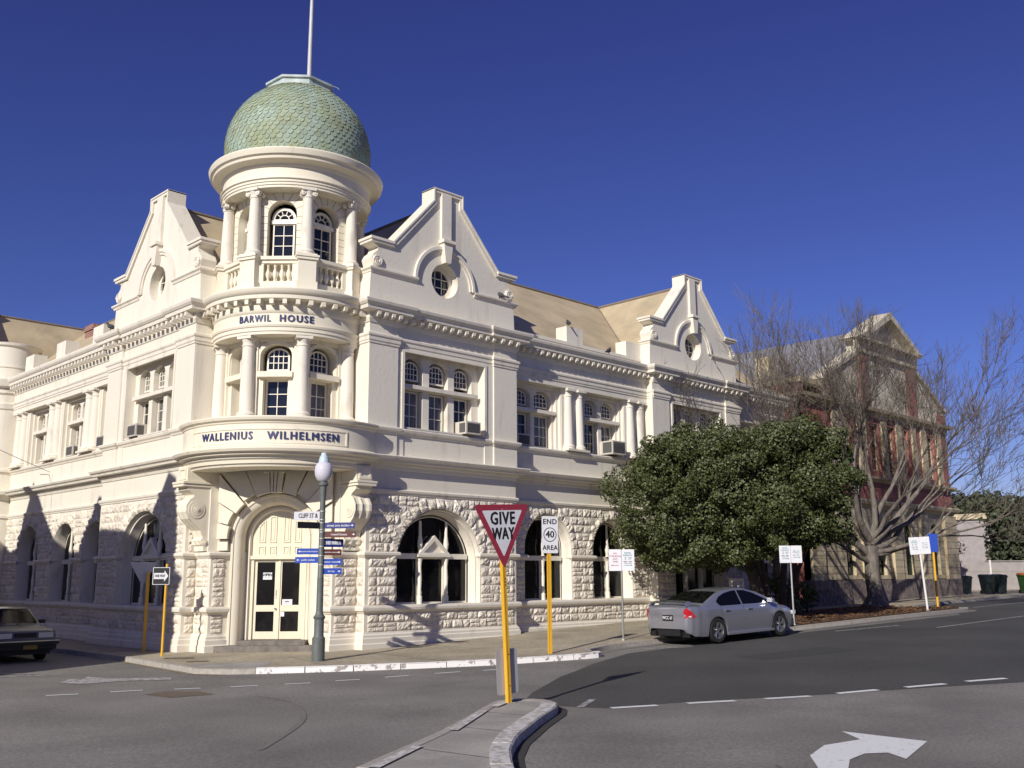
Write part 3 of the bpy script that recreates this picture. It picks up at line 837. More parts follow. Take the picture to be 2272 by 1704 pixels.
def recess(F, u0, u1, arches, wins, pairs, endpil=None):
    d0 = RD
    hs_ = [arch(a, 2.9, .98 if 0 else r, 1.18, 24) for a, r in arches] + [rect(a, b, 6.36, 8.62) for a, b in wins]
    wall.prism(rect(u0, u1, -.5, 10.07), F, d0, d0 + .5, holes=hs_)
    Fd = lambda u, z, d: F(u, z, d + d0)
    rows(Fd, ZL, lambda a, b: [(u0 + .04, u1 - .04)])
    AA = [(a, 2.9, r) for a, r in arches]
    rows(Fd, ZM, arch_segs(u0 + .04, u1 - .04, AA, .36))
    rows(Fd, ZU, arch_segs(u0 + .04, u1 - .04, AA, .36), .22, .5)
    for a, r in arches:
        voussoirs(Fd, a, 2.9, r, .34, 13, 4.33)
        ta = MB()
        splay(Fd, a, 2.9, r - .02, r - .08, 1.18, 0, .12, ta)
        splay(Fd, a, 2.9, r - .08, r - .1, 1.18, .12, .4, ta)
        ta.build('arch_reveal', TRIM, H, smooth=40)
        archwin(Fd, a, 2.9, r - .1, 1.18, .38, 'narrow')
    for a, b in wins:
        c = (a + b) / 2; hw = (b - a) / 2 - .22
        lt = [(c - hw, c - .09), (c + .09, c + hw)]
        hs_ = []; trim = MB()
        for p, q in lt:
            hs_ += [arch((p + q) / 2, 8.2, (q - p) / 2, 7.78, 12, rise=.24), rect(p, q, 6.42, 7.6)]
        trim.prism(rect(a, b, 6.36, 8.62), Fd, .24, .62, holes=hs_)
        trim.box(Fd, c - hw - .06, c + hw + .06, 7.62, 7.74, .08, .24)
        trim.prism(rect(a, b, 6.37, 8.62), Fd, .12, .24, holes=[rect(a + .11, b - .11, 6.37, 8.52)])
        for i, (p, q) in enumerate(lt):
            if i == 0: trim.build('window_surround', TRIM, H)
            window(Fd, p + .06, q - .06, 7.86, 8.4, .42, 4, 3, head=.22)
            window(Fd, p + .06, q - .06, 6.44, 7.58, .44, 2, 3, glass=GLASS2 if i else GLASS)
    # lintel over the columns
    wall.box(F, u0, u1, 8.62, 9.45, d0 - .16, d0 + .01)
    for p in pairs:
        for du in (-.29, .29):
            if u0 + .1 < p + du < u1 - .1:
                column(F, p + du, 6.42, 8.62, d0 - .02, .19, .155)
        wall.box(F, max(u0, p - .62), min(u1, p + .62), 6.36, 8.62, d0 - .02, d0 + .02)
    # parapet
    para = MB(); para.box(F, u0, u1, 10.0, 10.3, d0 + .1, d0 + .5)
    para.box(F, u0 - .0, u1 + .0, 10.3, 10.42, d0 + .02, d0 + .55); para.build('parapet', CREAM, H)

# ---- right-hand front
R0 = FR()
block(R0, 0.0)
recess(R0, 6.05, 13.6, [(8.05, 1.18), (11.5, 1.12)], [(6.35, 8.75), (10.05, 12.3)], [9.41, 12.95])
block(R0, 13.6)
recess(R0, 19.65, 23.9, [(21.75, 1.18)], [(20.3, 22.6)], [23.3])
# ---- left-hand front
L0 = FL()
block(L0, 0.0)
block(L0, 18.75)
recess(L0, 6.05, 18.75, [(7.35, .98), (10.15, 1.05), (13.65, 1.05)], [(5.0 + 1.15, 7.6), (9.0, 11.1), (12.55, 14.6), (16.3, 18.2)], [8.35, 11.82, 15.36])

def mouldings(F, uend, blocks, last):
    """horizontal courses for one front; blocks = [(u0,u1,d)]"""
    d0 = RD
    p0 = [(-.85, .95), (-.85, .37), (0, .37), (0, 0)]
    lo = list(p0)
    for (a, b, d) in blocks:
        if lo[-1][1] != d: lo.append((a, d))
        lo.append((b, d))
    lo2 = [lo[0]]
    for p in lo[1:]:
        if p != lo2[-1]: lo2.append(p)
    lo = lo2 + [(uend, 3)]
    band.sweep(lo, PLINTH, F)
    band.sweep(lo, SILLC, F)
    # upper path, with pilaster breaks on the gable blocks
    up = [(0, 1.6), (0, -.08)] ; up[0] = (-.08, 1.6); up[1] = (-.08, -.08)
    for (a, b, d) in blocks:
        if d == 0:
            if up[-1] != (-.08, -.08): up += [(a, up[-1][1]), (a, -.08)]
            up += [(a + 1.0, -.08), (a + 1.0, 0.0), (a + 5.0, 0.0), (a + 5.0, -.08), (b, -.08)]
        else:
            up += [(a, d - .16), (b, d - .16)]
    upp = [up[0]]
    for p in up[1:]:
        if abs(p[0] - upp[-1][0]) + abs(p[1] - upp[-1][1]) > 1e-6: upp.append(p)
    up = upp + [(uend, 3)]
    lo3 = [(-.0, 1.6), (0, 0)] + lo[4:]
    band.sweep(lo3, GCORN, F)
    band.sweep(lo3, FSTR, F)
    # sill string follows the wall face (not the lintel)
    ups = [(-.08, 1.6), (-.08, -.08)]
    for (a, b, d) in blocks:
        if d == 0:
            if ups[-1] != (-.08, -.08): ups += [(a, ups[-1][1]), (a, -.08)]
            ups += [(a + 1.0, -.08), (a + 1.0, 0.0), (a + 5.0, 0.0), (a + 5.0, -.08), (b, -.08)]
        else: ups += [(a, d - .05), (b, d - .05)]
    band.sweep(ups + [(uend, 3)], SSTR, F)
    band.sweep(up, BANDP, F)
    band.sweep(up, MCORN, F)
    dentils(F, up, 9.57, 9.73, .07, .30)
    for (a, b, d) in blocks:
        if d == 0: wall.box(F, a, b, 10.06, 10.12, -.02, .5)
        else: wall.box(F, a, b, 5.5, 6.36, d - .05, d + .02)
bR = [(0, 6.05, 0), (6.05, 13.6, RD), (13.6, 19.65, 0), (19.65, 23.9, RD)]
bL = [(0, 6.05, 0), (6.05, 18.75, RD), (18.75, 24.8, 0)]
mouldings(R0, 23.9, bR, None)
mouldings(L0, 24.8, bL, None)
# impost course pieces between the openings
def impost(F, pcs):
    for p in pcs: band.sweep(p, IMPOST, F)
impost(R0, [[(-.85, .95), (-.85, .37), (0, .37), (0, 0), (2.79 - 1.68, 0), (1.11, .3)], [(4.47, .3), (4.47, 0), (6.05, 0), (6.05, RD), (6.87, RD), (6.87, .7)], [(9.23, .7), (9.23, RD), (10.38, RD), (10.38, .7)],
            [(12.62, .7), (12.62, RD), (13.6, RD), (13.6, 0), (14.71, 0), (14.71, .3)], [(18.07, .3), (18.07, 0), (19.65, 0), (19.65, RD), (20.57, RD)], [(22.93, RD), (23.9, RD), (23.9, 3)]])
impost(L0, [[(-.85, .95), (-.85, .37), (0, .37), (0, 0), (1.11, 0), (1.11, .3)], [(4.47, .3), (4.47, 0), (6.05, 0), (6.05, RD), (6.37, RD)], [(8.33, .7), (8.33, RD), (9.1, RD), (9.1, .7)],
            [(11.2, .7), (11.2, RD), (12.6, RD), (12.6, .7)], [(14.7, .7), (14.7, RD), (16.0, RD)]])

# ---- corner piers either side of the entrance
for F in (R0, L0):
    wall.box(F, -.85, 0, -.5, 2.7, .37, 1.6)
    wall.box(F, -.66, 0, 2.7, 5.1, .37, 1.6)
    wall.box(F, .004, .3, -.5, 10.05, .02, 1.6)
    wall.box(F, -.076, .2, 5.52, 9.98, -.07, 1.59)
    Fd = lambda u, z, d, F=F: F(u, z, d + .37)
    rows(Fd, ZL, lambda a, b: [(-.76, -.05)]); rows(Fd, ZM, lambda a, b: [(-.76, -.05)], .25, .5)
    rt = Fret(F, 0.0)
    rows(rt, ZL, lambda a, b: [(.09, .36)]); rows(rt, ZM, lambda a, b: [(.09, .36)]); rows(rt, ZU, lambda a, b: [(.09, .36)])
    rt = Fret(F, -.85)
    rows(rt, ZL, lambda a, b: [(.45, .8)]); rows(rt, ZM, lambda a, b: [(.45, .8)])
    # console bracket: boxed head, scroll, tapering tail
    m = MB(); u0, u1 = -.62, -.06; y0 = .37
    prof = [(y0, 2.72), (y0 - .12, 2.72), (y0 - .14, 2.86), (y0 - .2, 2.9), (y0 - .22, 3.02), (y0 - .16, 3.1), (y0 - .24, 3.3), (y0 - .42, 3.45), (y0 - .6, 3.62), (y0 - .7, 3.82), (y0 - .7, 4.0), (y0 - .6, 4.16), (y0 - .48, 4.24), (y0 - .5, 4.3), (y0 - .7, 4.42), (y0 - .7, 4.5), (y0 - .8, 4.52), (y0 - .84, 4.6), (y0 - .84, 4.66), (y0 - .72, 4.68), (y0 - .72, 5.1), (y0, 5.1)]
    def side(u): return [F(u, z, d) for d, z in prof]
    n = len(prof)
    k = 7; cols_ = [u0 + (u1 - u0) * i / k for i in range(k + 1)]
    P = []
    for i, u in enumerate(cols_):
        for d, z in prof:
            dd = d
            if 3.05 < z < 4.22 or 2.75 < z < 3.0: dd = d + (.035 if i in (1, 2, 5, 6) and i % 2 == 1 or i in (2, 4) else 0.0) * (1 if d < y0 else 0)
            P.append(F(u, z, dd))
    m.add(P, [(i * n + j, (i + 1) * n + j, (i + 1) * n + j + 1, i * n + j + 1) for i in range(k) for j in range(n - 1)])
    m.poly(P[:n]); m.poly(P[-n:])
    for zz, o in ((4.52, .04), (4.6, .07)):
        m.box(F, u0 - o, u1 + o, zz, zz + .06, y0 - .84 - o * .3, y0)
    m.prism(rect(u0 + .07, u1 - .07, 4.72, 5.06), F, y0 - .75, y0 - .715, holes=[rect(u0 + .14, u1 - .14, 4.79, 4.99)])
    m.build('console_bracket', PORTAL, H)
    for cz, cd, R in ((3.88, y0 - .40, .25), (2.96, y0 - .1, .09)):
        sc = MB()
        for r_, e in ((R, .02), (R * .68, .035), (R * .4, .05), (R * .18, .07)):
            sc.tube([F(u0 + .01, cz, cd), F(u0 - e, cz, cd)], r_, 24)
        sc.build('scroll', PORTAL, H, smooth=30)

# ---- entrance portal
pt = MB()
pt.prism(rect(-1.95, 1.95, -.4, 5.1), FD, .1, .5, holes=[arch(0, 3.08, 1.27, -.4, 28)])
pm = pt.build('portal_wall', PORTAL, H)
pt = MB()
prs = [(1.27, .1), (1.27, -.0), (1.25, -.02), (1.2, -.01), (1.18, .03), (1.16, .035), (1.1, .06), (1.04, .11), (1.0, .17), (.98, .24), (.97, .26), (.97, .5), (.9, .5), (.9, .44), (.84, .44), (.82, .5), (.80, .55)]
outs = [arch(0, 3.08, r, .24 if 0 else -.2, 32) for r, d in prs]
k = len(outs[0])
for (ra, da), (rb, db), oa, ob in zip(prs, prs[1:], outs, outs[1:]):
    P = [FD(x, z, da) for x, z in oa] + [FD(x, z, db) for x, z in ob]
    pt.add(P, [(i, (i + 1) % k, k + (i + 1) % k, k + i) for i in range(1, k)])
pt.build('arch_moulding', PORTAL, H, smooth=40)
# voussoirs
vs_ = MB()
nv = 11
zc = 3.05
for i in range(nv):
    a0, a1 = pi * i / nv, pi * (i + 1) / nv
    if i == nv // 2: continue
    big = i % 2 == 0
    ri = 1.33 if big else 1.42
    def hit(a):
        c, s = cos(a), sin(a)
        t = 1e9
        if abs(c) > 1e-6: t = min(t, 1.62 / abs(c))
        if s > 1e-6: t = min(t, (5.08 - zc) / s)
        return t
    g = .014
    e0, e1 = a0 + g / 1.4, a1 - g / 1.4
    pts = [(ri * cos(e0), zc + ri * sin(e0)), (hit(e0) * cos(e0), zc + hit(e0) * sin(e0))]
    th = atan2(5.08 - zc, 1.62)
    for cnr in (th, pi - th):
        if e0 < cnr < e1: pts.append((1.62 * (1 if cnr < pi / 2 else -1), 5.08))
    pts += [(hit(e1) * cos(e1), zc + hit(e1) * sin(e1))]
    m_ = 4
    pts += [(ri * cos(e1 - (e1 - e0) * q / m_), zc + ri * sin(e1 - (e1 - e0) * q / m_)) for q in range(m_)]
    vs_.prism(pts, FD, -.24 if big else -.15, .1)
for sg in (-1, 1):
    for z0, z1, ww in ((2.74, 3.03, .3), (2.0, 2.0, 0)):
        if ww: vs_.box(FD, min(sg * 1.34, sg * 1.62), max(sg * 1.34, sg * 1.62), z0, z1, -.1, .1)
vs_.build('voussoirs', PORTAL, H)
ks = MB()
ks.prism([(-.17, 4.36), (.17, 4.36), (.25, 5.0), (-.25, 5.0)], FD, -.42, .1)
for x in (-.15, -.05, .05, .15):
    ks.prism([(x * .8 - .026, 4.34), (x * .8 + .026, 4.34), (x * 1.15 + .034, 4.92), (x * 1.15 - .034, 4.92)], FD, -.49, -.42)
ks.box(FD, -.31, .31, 4.92, 5.06, -.54, .1)
ks.build('keystone', PORTAL, H)
# tympanum
ty = MB()
ty.prism(arch(0, 3.08, .82, 2.6, 28), FD, .56, .6, outer=False)
for (a, b) in ((-.62, -.42), (-.30, -.10), (.10, .30), (.42, .62)):
    ztop = 3.08 + sqrt(.74**2 - max(abs(a), abs(b))**2) - .02
    zt2 = 3.08 + sqrt(.74**2 - min(abs(a), abs(b))**2) - .06
    for z0, za, zb in ((2.98, ztop if a < 0 else zt2, zt2 if a < 0 else ztop), (2.60, 2.88, 2.88)):
        o_ = [(a, z0), (b, z0), (b, zb), (a, za)]; cx = (a + b) / 2
        def ins(k): return [(a + k, z0 + k), (b - k, z0 + k), (b - k, zb - k * 1.3), (a + k, za - k * 1.3)]
        ty.prism(o_, FD, .535, .56, holes=[ins(.03)])
        ty.prism(ins(.06), FD, .545, .56)
ty.box(FD, -.82, .82, 2.5, 2.6, .46, .62)
ty.build('tympanum_panel', DOORP, H)
st = MB(); st.box(FD, -1.5, 1.25, -.4, .12, -.42, .62); st.box(FD, -.95, .95, .12, .24, -.12, .64)
st.build('door_step', STEP, H)
for nm, u0, u1 in (('left', -.72, 0.02), ('right', .03, .72)):
    d_ = MB(); zb, zt = .25, 2.5
    gx = (u0 + .09, u1 - .13) if nm == 'left' else (u0 + .06, u1 - .12)
    d_.prism(rect(u0, u1, zb, zt), FD, .58, .63, holes=[rect(*gx, .46, 1.02), rect(*gx, 1.2, 2.42)])
    if nm == 'left': d_.box(FD, u1 - .035, u1 + .03, zb, zt, .55, .58)
    dr = d_.build('door', DOORP, H)
    g = MB()
    for z0, z1 in ((.45, 1.03), (1.19, 2.43)): g.prism(rect(gx[0] - .01, gx[1] + .01, z0, z1), FD, .60, .61, outer=False)
    g.build('pane', BLACKG, dr)
    if nm == 'left':
        h = MB(); h.tube([FD(u1 - .08, 1.1, .58), FD(u1 - .08, 1.1, .52)], .03, 14)
        h.tube([FD(u1 - .08, 1.4, .575), FD(u1 - .08, 1.4, .56)], .014, 8); h.box(FD, u1 - .09, u1 - .07, 1.44, 1.62, .57, .58)
        h.build('handle', CHROME, dr, smooth=40)
        n_ = MB(); n_.box(FD, -.46, -.2, 1.92, 2.12, .585, .598); nn = n_.build('notice', SWHITE, dr)
        t = MB(); text_on(t, 'W W', FD, -.33, 2.045, .584, .12, bold=.004); text_on(t, 'W', FD, -.33, 2.055, .583, .11, bold=.004)
        text_on(t, 'Wallenius Wilhelmsen', FD, -.33, 1.975, .584, .025); t.build('notice_text', SBLACK, nn)
    else:
        n_ = MB(); n_.box(FD, .12, .41, 1.205, 1.36, .585, .598); nn = n_.build('notice', SWHITE, dr)
        t = MB(); text_on(t, 'wäw', FD, .26, 1.3, .584, .07, bold=.003); text_on(t, 'please ring the bell', FD, .26, 1.245, .584, .024); t.build('notice_text', SBLACK, nn)
        n_ = MB(); n_.box(FD, .07, .19, .88, 1.01, .585, .598); nn = n_.build('notice', SWHITE, dr)
fr_ = MB()
for a, b in ((-.80, -.72), (.72, .80)): fr_.box(FD, a, b, .24, 2.5, .52, .64)
fr_.build('door_frame', DOORP, H)

# ---- the round bay and tower
AZ = -135
bal = MB()
BP = [(1.9, 4.95), (2.82, 4.95), (2.84, 5.0), (2.9, 5.03), (2.92, 5.12), (2.98, 5.16), (3.0, 5.22), (3.12, 5.25), (3.14, 5.3), (3.24, 5.33), (3.28, 5.40), (3.27, 5.43), (3.1, 5.46), (3.04, 5.5), (3.0, 5.52), (3.0, 6.1), (3.03, 6.12), (3.05, 6.17), (3.12, 6.2), (3.15, 6.27), (3.14, 6.30), (2.9, 6.33), (1.7, 6.36)]
bal.lathe(BP, (TX, TY), 60, AZ - 68, AZ + 68, cap=True)
bo = bal.build('curved_balcony', PORTAL, H, smooth=32)
def cyl(r):
    return lambda u, z, d: (TX + (r - d) * cos(radians(AZ + u)), TY + (r - d) * sin(radians(AZ + u)), z)
m = MB()
C0 = cyl(3.0)
def arcbox(mb, r, a0, a1, z0, z1, o0, o1):
    mb.lathe([(r - .01, z0), (r + o1, z0), (r + o1, z1), (r - .01, z1)], (TX, TY), max(1, int(abs(a1 - a0) / 3)), AZ + a0, AZ + a1, cap=True)
arcbox(m, 3.0, -46, 46, 5.94, 5.975, 0, .022); arcbox(m, 3.0, -46, 46, 5.56, 5.59, 0, .015)
arcbox(m, 3.0, -46, -45.2, 5.56, 5.97, 0, .022); arcbox(m, 3.0, 45.2, 46, 5.56, 5.97, 0, .022)
m.build('panel_border', PORTAL, bo)
def curved_text(words, r, z, size, parent, **k):
    for s, a0, a1 in words:
        m = MB()
        vs, fs = text_data(s, size, bold=.012, align='CENTER', spacing=1.25)
        x0 = min(v[0] for v in vs); x1 = max(v[0] for v in vs)
        P = []
        for x, y, _ in vs:
            t = (x - x0) / (x1 - x0); a = radians(AZ + a0 + (a1 - a0) * t)
            P.append((TX + (r + .02) * cos(a), TY + (r + .02) * sin(a), z + y))
        m.add(P, fs)
        P2 = [(TX + (p[0] - TX) * r / (r + .02), TY + (p[1] - TY) * r / (r + .02), p[2]) for p in P]
        m.add(P2, fs)
        m.build('lettering', LETTER, parent)
curved_text([('WALLENIUS', -37, -4.8), ('WILHELMSEN', 2.6, 40.5)], 3.004, 5.76, .30, bo)

ent = MB()
EP = [(1.7, 8.78), (2.3, 8.78), (2.3, 8.86), (2.33, 8.87), (2.33, 8.97), (2.36, 8.99), (2.38, 9.05), (2.31, 9.07), (2.31, 9.38), (2.33, 9.40), (2.36, 9.46), (2.37, 9.54), (2.37, 9.72), (2.46, 9.73), (2.62, 9.755), (2.63, 9.86), (2.66, 9.875), (2.72, 9.94), (2.74, 10.02), (2.73, 10.05), (2.4, 10.1), (1.5, 10.12)]
ent.lathe(EP, (TX, TY), 90)
nd = 44
for i in range(nd):
    a = AZ + i * 360 / nd
    Fc = FT(a - AZ, 2.37)
    ent.prism([(-.06, 9.60), (.06, 9.60), (.06, 9.735), (-.06, 9.735)], Fc, -.24, .02)
eo = ent.build('bay_entablature', PORTAL, H, smooth=30)
curved_text([('BARWIL', -26, -1.5), ('HOUSE', 4.5, 28.5)], 2.314, 9.225, .28, eo)

for k in range(8):
    deg = 45 * k
    if deg > 180: deg -= 360
    F = FT(deg, 1.74); hw = 1.74 * math.tan(radians(22.5))
    t = MB()
    front = abs(deg) <= 90
    # first floor panel
    hs_ = [arch(0, 8.28, .44, 7.78, 14, rise=.34), rect(-.36, .36, 6.36, 7.6)] if front else []
    t.prism(rect(-hw, hw, 6.3, 8.8), F, 0, .4, holes=hs_)
    if front:
        t.box(F, -.5, .5, 7.62, 7.78, -.16, .1)
        # raised edge round the arch head
        n = 16
        o_ = [(.56 * cos(pi * i / n), 8.25 + .45 * sin(pi * i / n)) for i in range(n + 1)]
        i_ = [(.46 * cos(pi * i / n), 8.25 + .36 * sin(pi * i / n)) for i in range(n, -1, -1)]
        t.prism(o_ + i_, F, -.05, .0)
        for sg in (-1, 1):
            a, b = sorted((sg * .56, sg * .46)); t.box(F, a, b, 7.78, 8.25, -.05, 0)
            a, b = sorted((sg * .52, sg * .62)); t.box(F, a, b, 6.36, 8.75, -.09, 0)
            a, b = sorted((sg * .62, sg * .72)); t.box(F, a, b, 6.36, 8.78, -.16, 0)
        t.box(F, -.5, .5, 8.66, 8.78, -.07, 0)
        window(F, -.33, .33, 7.86, 8.54, .26, 4, 3, head=.27)
        window(F, -.34, .34, 6.4, 7.6, .28, 2, 3, glass=GLASS2 if deg == 45 else GLASS)
    # lantern panel, with joints cut in the render
    hs_ = [arch(0, 12.58, .43, 11.16, 18)] if front else []
    t.prism(rect(-hw, hw, 10.05, 13.3), F, 0, .36, holes=hs_)
    t.build('tower_wall', PORTAL, H)
    if front:
        j = MB()
        for z in [11.4 + .22 * i for i in range(6)]:
            for sg in (-1, 1):
                a, b = sorted((sg * .43, sg * (hw - .1))); j.box(F, a, b, z - .006, z + .006, -.003, 0.01)
        for i in range(1, 8):
            a = pi * i / 8
            r0, r1 = .44, .44 + .42
            p, q = (r0 * cos(a), 12.58 + r0 * sin(a)), (r1 * cos(a), min(13.28, 12.58 + r1 * sin(a)))
            if abs(q[0]) > hw - .08: q = ((hw - .08) * (1 if q[0] > 0 else -1), 12.58 + (hw - .08) * abs(sin(a) / cos(a)))
            nx, nz = -sin(a) * .007, cos(a) * .007
            j.prism([(p[0] - nx, p[1] - nz), (q[0] - nx, q[1] - nz), (q[0] + nx, q[1] + nz), (p[0] + nx, p[1] + nz)], F, -.003, .01)
        j.build('masonry_joints', DARKSTONE, H)
        w1 = window(F, -.33, .33, 11.3, 12.36, .28, 2, 3)
        m = MB()
        # fan light
        n = 16
        o_ = lambda r: [(-r, 12.42)] + [(r, 12.42)] + [(r * cos(pi * i / n), 12.5 + r * sin(pi * i / n)) for i in range(n + 1)]
        m.prism(o_(.36), F, .25, .33, holes=[[(-.28, 12.5), (.28, 12.5)] + [(.28 * cos(pi * i / n), 12.5 + .28 * sin(pi * i / n)) for i in range(1, n)]])
        rg = lambda r: [(r * cos(pi * i / n), 12.5 + r * sin(pi * i / n)) for i in range(n + 1)]
        m.prism(rg(.15) + list(reversed(rg(.125))), F, .27, .31)
        for i in range(1, 5):
            a = pi * i / 5; nx, nz = -sin(a) * .01, cos(a) * .01
            p, q = (.14 * cos(a), 12.5 + .14 * sin(a)), (.3 * cos(a), 12.5 + .3 * sin(a))
            m.prism([(p[0] - nx, p[1] - nz), (q[0] - nx, q[1] - nz), (q[0] + nx, q[1] + nz), (p[0] + nx, p[1] + nz)], F, .27, .31)
        m.box(F, -.38, .38, 12.34, 12.45, .2, .33)
        fl = m.build('fanlight', PAINTW, H)
        g = MB(); g.prism(rg(.3), F, .31, .315, outer=False); g.build('pane', GLASS, fl)
    # balustrade bay under the lantern window
    if abs(deg) <= 90:
        Fb = FT(deg, 2.02); hb = 2.02 * math.tan(radians(22.5))
        b_ = MB()
        b_.box(Fb, -hb, hb, 10.08, 10.42, 0, .3); b_.box(Fb, -hb, hb, 10.96, 11.06, -.02, .3)
        b_.box(Fb, -hb, hb, 11.06, 11.16, -.08, .45)
        for sg in (-1, 1):
            a, b = sorted((sg * .42, sg * hb)); b_.box(Fb, a, b, 10.42, 10.96, 0, .25)
        b_.build('balustrade_wall', PORTAL, H)
        for i in range(4):
            x = -.3 + .2 * i
            c = Fb(x, 0, .09)[:2]; bb = MB()
            bb.lathe([(.05, 10.42), (.05, 10.46), (.03, 10.49), (.045, 10.53), (.075, 10.62), (.075, 10.68), (.04, 10.78), (.03, 10.83), (.05, 10.86), (.03, 10.88), (.055, 10.92), (.06, 10.96)], c, 12)
            bb.build('baluster', PORTAL, H, smooth=50)
    # column and its pedestal at the joint to the next face
    cd = deg + 22.5
    Fc = FT(cd, 2.04)
    column(Fc, 0, 6.42, 8.78, 0, .2, .17)
    pd_ = MB()
    pd_.box(Fc, -.3, .3, 10.08, 10.38, -.29, .3)
    pd_.box(Fc, -.26, .26, 10.38, 11.04, -.25, .3)
    pd_.box(Fc, -.31, .31, 11.04, 11.12, -.3, .35); pd_.box(Fc, -.34, .34, 11.12, 11.18, -.33, .35)
    pd_.build('pedestal', PORTAL, H)
    column(Fc, 0, 11.22, 13.28, 0, .185, .15, ionic=True)

dr = MB()
DP = [(1.6, 13.24), (2.22, 13.24), (2.22, 13.31), (2.25, 13.32), (2.25, 13.39), (2.28, 13.4), (2.28, 13.46), (2.33, 13.49), (2.33, 13.52), (2.25, 13.54), (2.25, 13.86), (2.28, 13.88), (2.31, 13.95), (2.4, 13.99), (2.56, 14.01), (2.58, 14.08), (2.65, 14.12), (2.68, 14.2), (2.70, 14.27), (2.68, 14.31), (2.6, 14.33), (2.2, 14.42), (1.5, 14.45)]
dr.lathe(DP, (TX, TY), 96)
dr.build('dome_cornice', PORTAL, H, smooth=28)
DR, DZ = 2.25, 15.15
dm = MB()
prof = []
for i in range(25):
    a = radians(-26 + (62.5 + 26) * i / 24); prof.append((DR * cos(a), DZ + DR * sin(a)))
dm.lathe([(0.1, 14.2)] + prof + [(0.1, prof[-1][1])], (TX, TY), 72)
do = dm.build('dome', M('dome_under', (0.20, 0.25, 0.2), .85), H, smooth=40)
# fish-scale copper tiles
P = []; Fs = []
nrow = 27
a0r, a1r = -24, 62
for rI in range(nrow):
    a = radians(a0r + (a1r - a0r) * rI / (nrow - 1))
    rr = DR * cos(a)
    n = max(20, int(2 * pi * rr / .2))
    for i in range(n):
        ph = 2 * pi * (i + (rI % 2) * .5) / n + random.uniform(-.003, .003)
        wv = pi / n * .98
        hh = radians(5.6)
        lift = .022 + random.uniform(-.004, .007)
        pts = []
        for (s, t) in ((-1, 1), (-1, .35), (-.72, 0.08), (-.3, -.08), (.3, -.08), (.72, .08), (1, .35), (1, 1)):
            e = a + hh * (t - .3); R_ = DR + .012 + lift * (1 - t)
            pts.append((TX + R_ * cos(e) * cos(ph + s * wv), TY + R_ * cos(e) * sin(ph + s * wv), DZ + R_ * sin(e)))
        b = len(P); P += pts; Fs.append(tuple(range(b, b + 8)))
        # thickness along the lower edge
        low = [1, 2, 3, 4, 5, 6]
        q = [pts[j] for j in low]; inner = []
        for x, y, z in q:
            v = Vector((x - TX, y - TY, z - DZ)); v *= (1 - .022 / v.length * 1.0); inner.append((TX + v.x, TY + v.y, DZ + v.z))
        b2 = len(P); P += inner
        for j in range(5): Fs.append((b + low[j], b + low[j + 1], b2 + j + 1, b2 + j))
fast_mesh('copper_scales', P, Fs, COPPER, do)
cp = MB()
rc = 1.09
zt = prof[-1][1] + .02
cp.lathe([(.95, zt - .25), (rc, zt - .02), (rc * .97, zt + .2), (rc + .04, zt + .21), (rc + .04, zt + .28), (rc - .05, zt + .30), (.2, zt + .36), (0.0, zt + .37)], (TX, TY), 8, AZ - 22.5 + 4, AZ + 360 - 22.5 + 4)
cp.build('dome_cap', LEAD, H)
fp = MB()
fx, fy = TX + .22, TY - .12
fp.tube([(fx, fy, zt + .3), (fx, fy, zt + .6), (fx, fy, 20), (fx + .02, fy, 24)], [.085, .075, .062, .045], 14)
fp.tube([(fx, fy, zt + .55), (fx + .5, fy - .3, zt + .6), (fx + .75, fy - .5, zt + .5), (fx + .8, fy - .55, zt + .42)], .008, 4)
fp.build('flagpole', M('flagpole_paint', (0.5, 0.5, 0.5), .45, var=.1), H, smooth=50)

# ---- left-hand end turret
tu = MB()
cL = L0(17.45, 0, .35)[:2]
tu.lathe([(1.42, -.4), (1.42, .4), (1.32, .45), (1.32, .97), (1.42, 1.02), (1.42, 1.15), (1.3, 1.2), (1.3, 4.36), (1.36, 4.4), (1.36, 4.5), (1.3, 4.53), (1.3, 5.1), (1.42, 5.2), (1.62, 5.32), (1.64, 5.45), (1.3, 5.54), (1.3, 6.15), (1.4, 6.25), (1.4, 6.34), (1.28, 6.38), (1.28, 8.8), (1.33, 8.85), (1.36, 9.05), (1.28, 9.12), (1.28, 9.42), (1.36, 9.5), (1.36, 9.7), (1.55, 9.76), (1.6, 9.9), (1.64, 10.03), (1.3, 10.1), (1.16, 10.12), (1.16, 10.6), (1.2, 10.62), (1.2, 10.68), (1.14, 10.7), (1.1, 11.5), (1.2, 11.56), (1.22, 11.66), (1.1, 11.7), (0, 11.7)], cL, 40)
tu.build('turret', CREAM, H, smooth=30)

# merlons on the parapets
for F, us in ((R0, (9.65, 13.1)), (L0, (8.55, 12.05, 15.4))):
    for u in us:
        pb = MB(); pb.box(F, u - .45, u + .45, 10.40, 11.02, .46, .99); pb.build('parapet_block', CREAM, H)

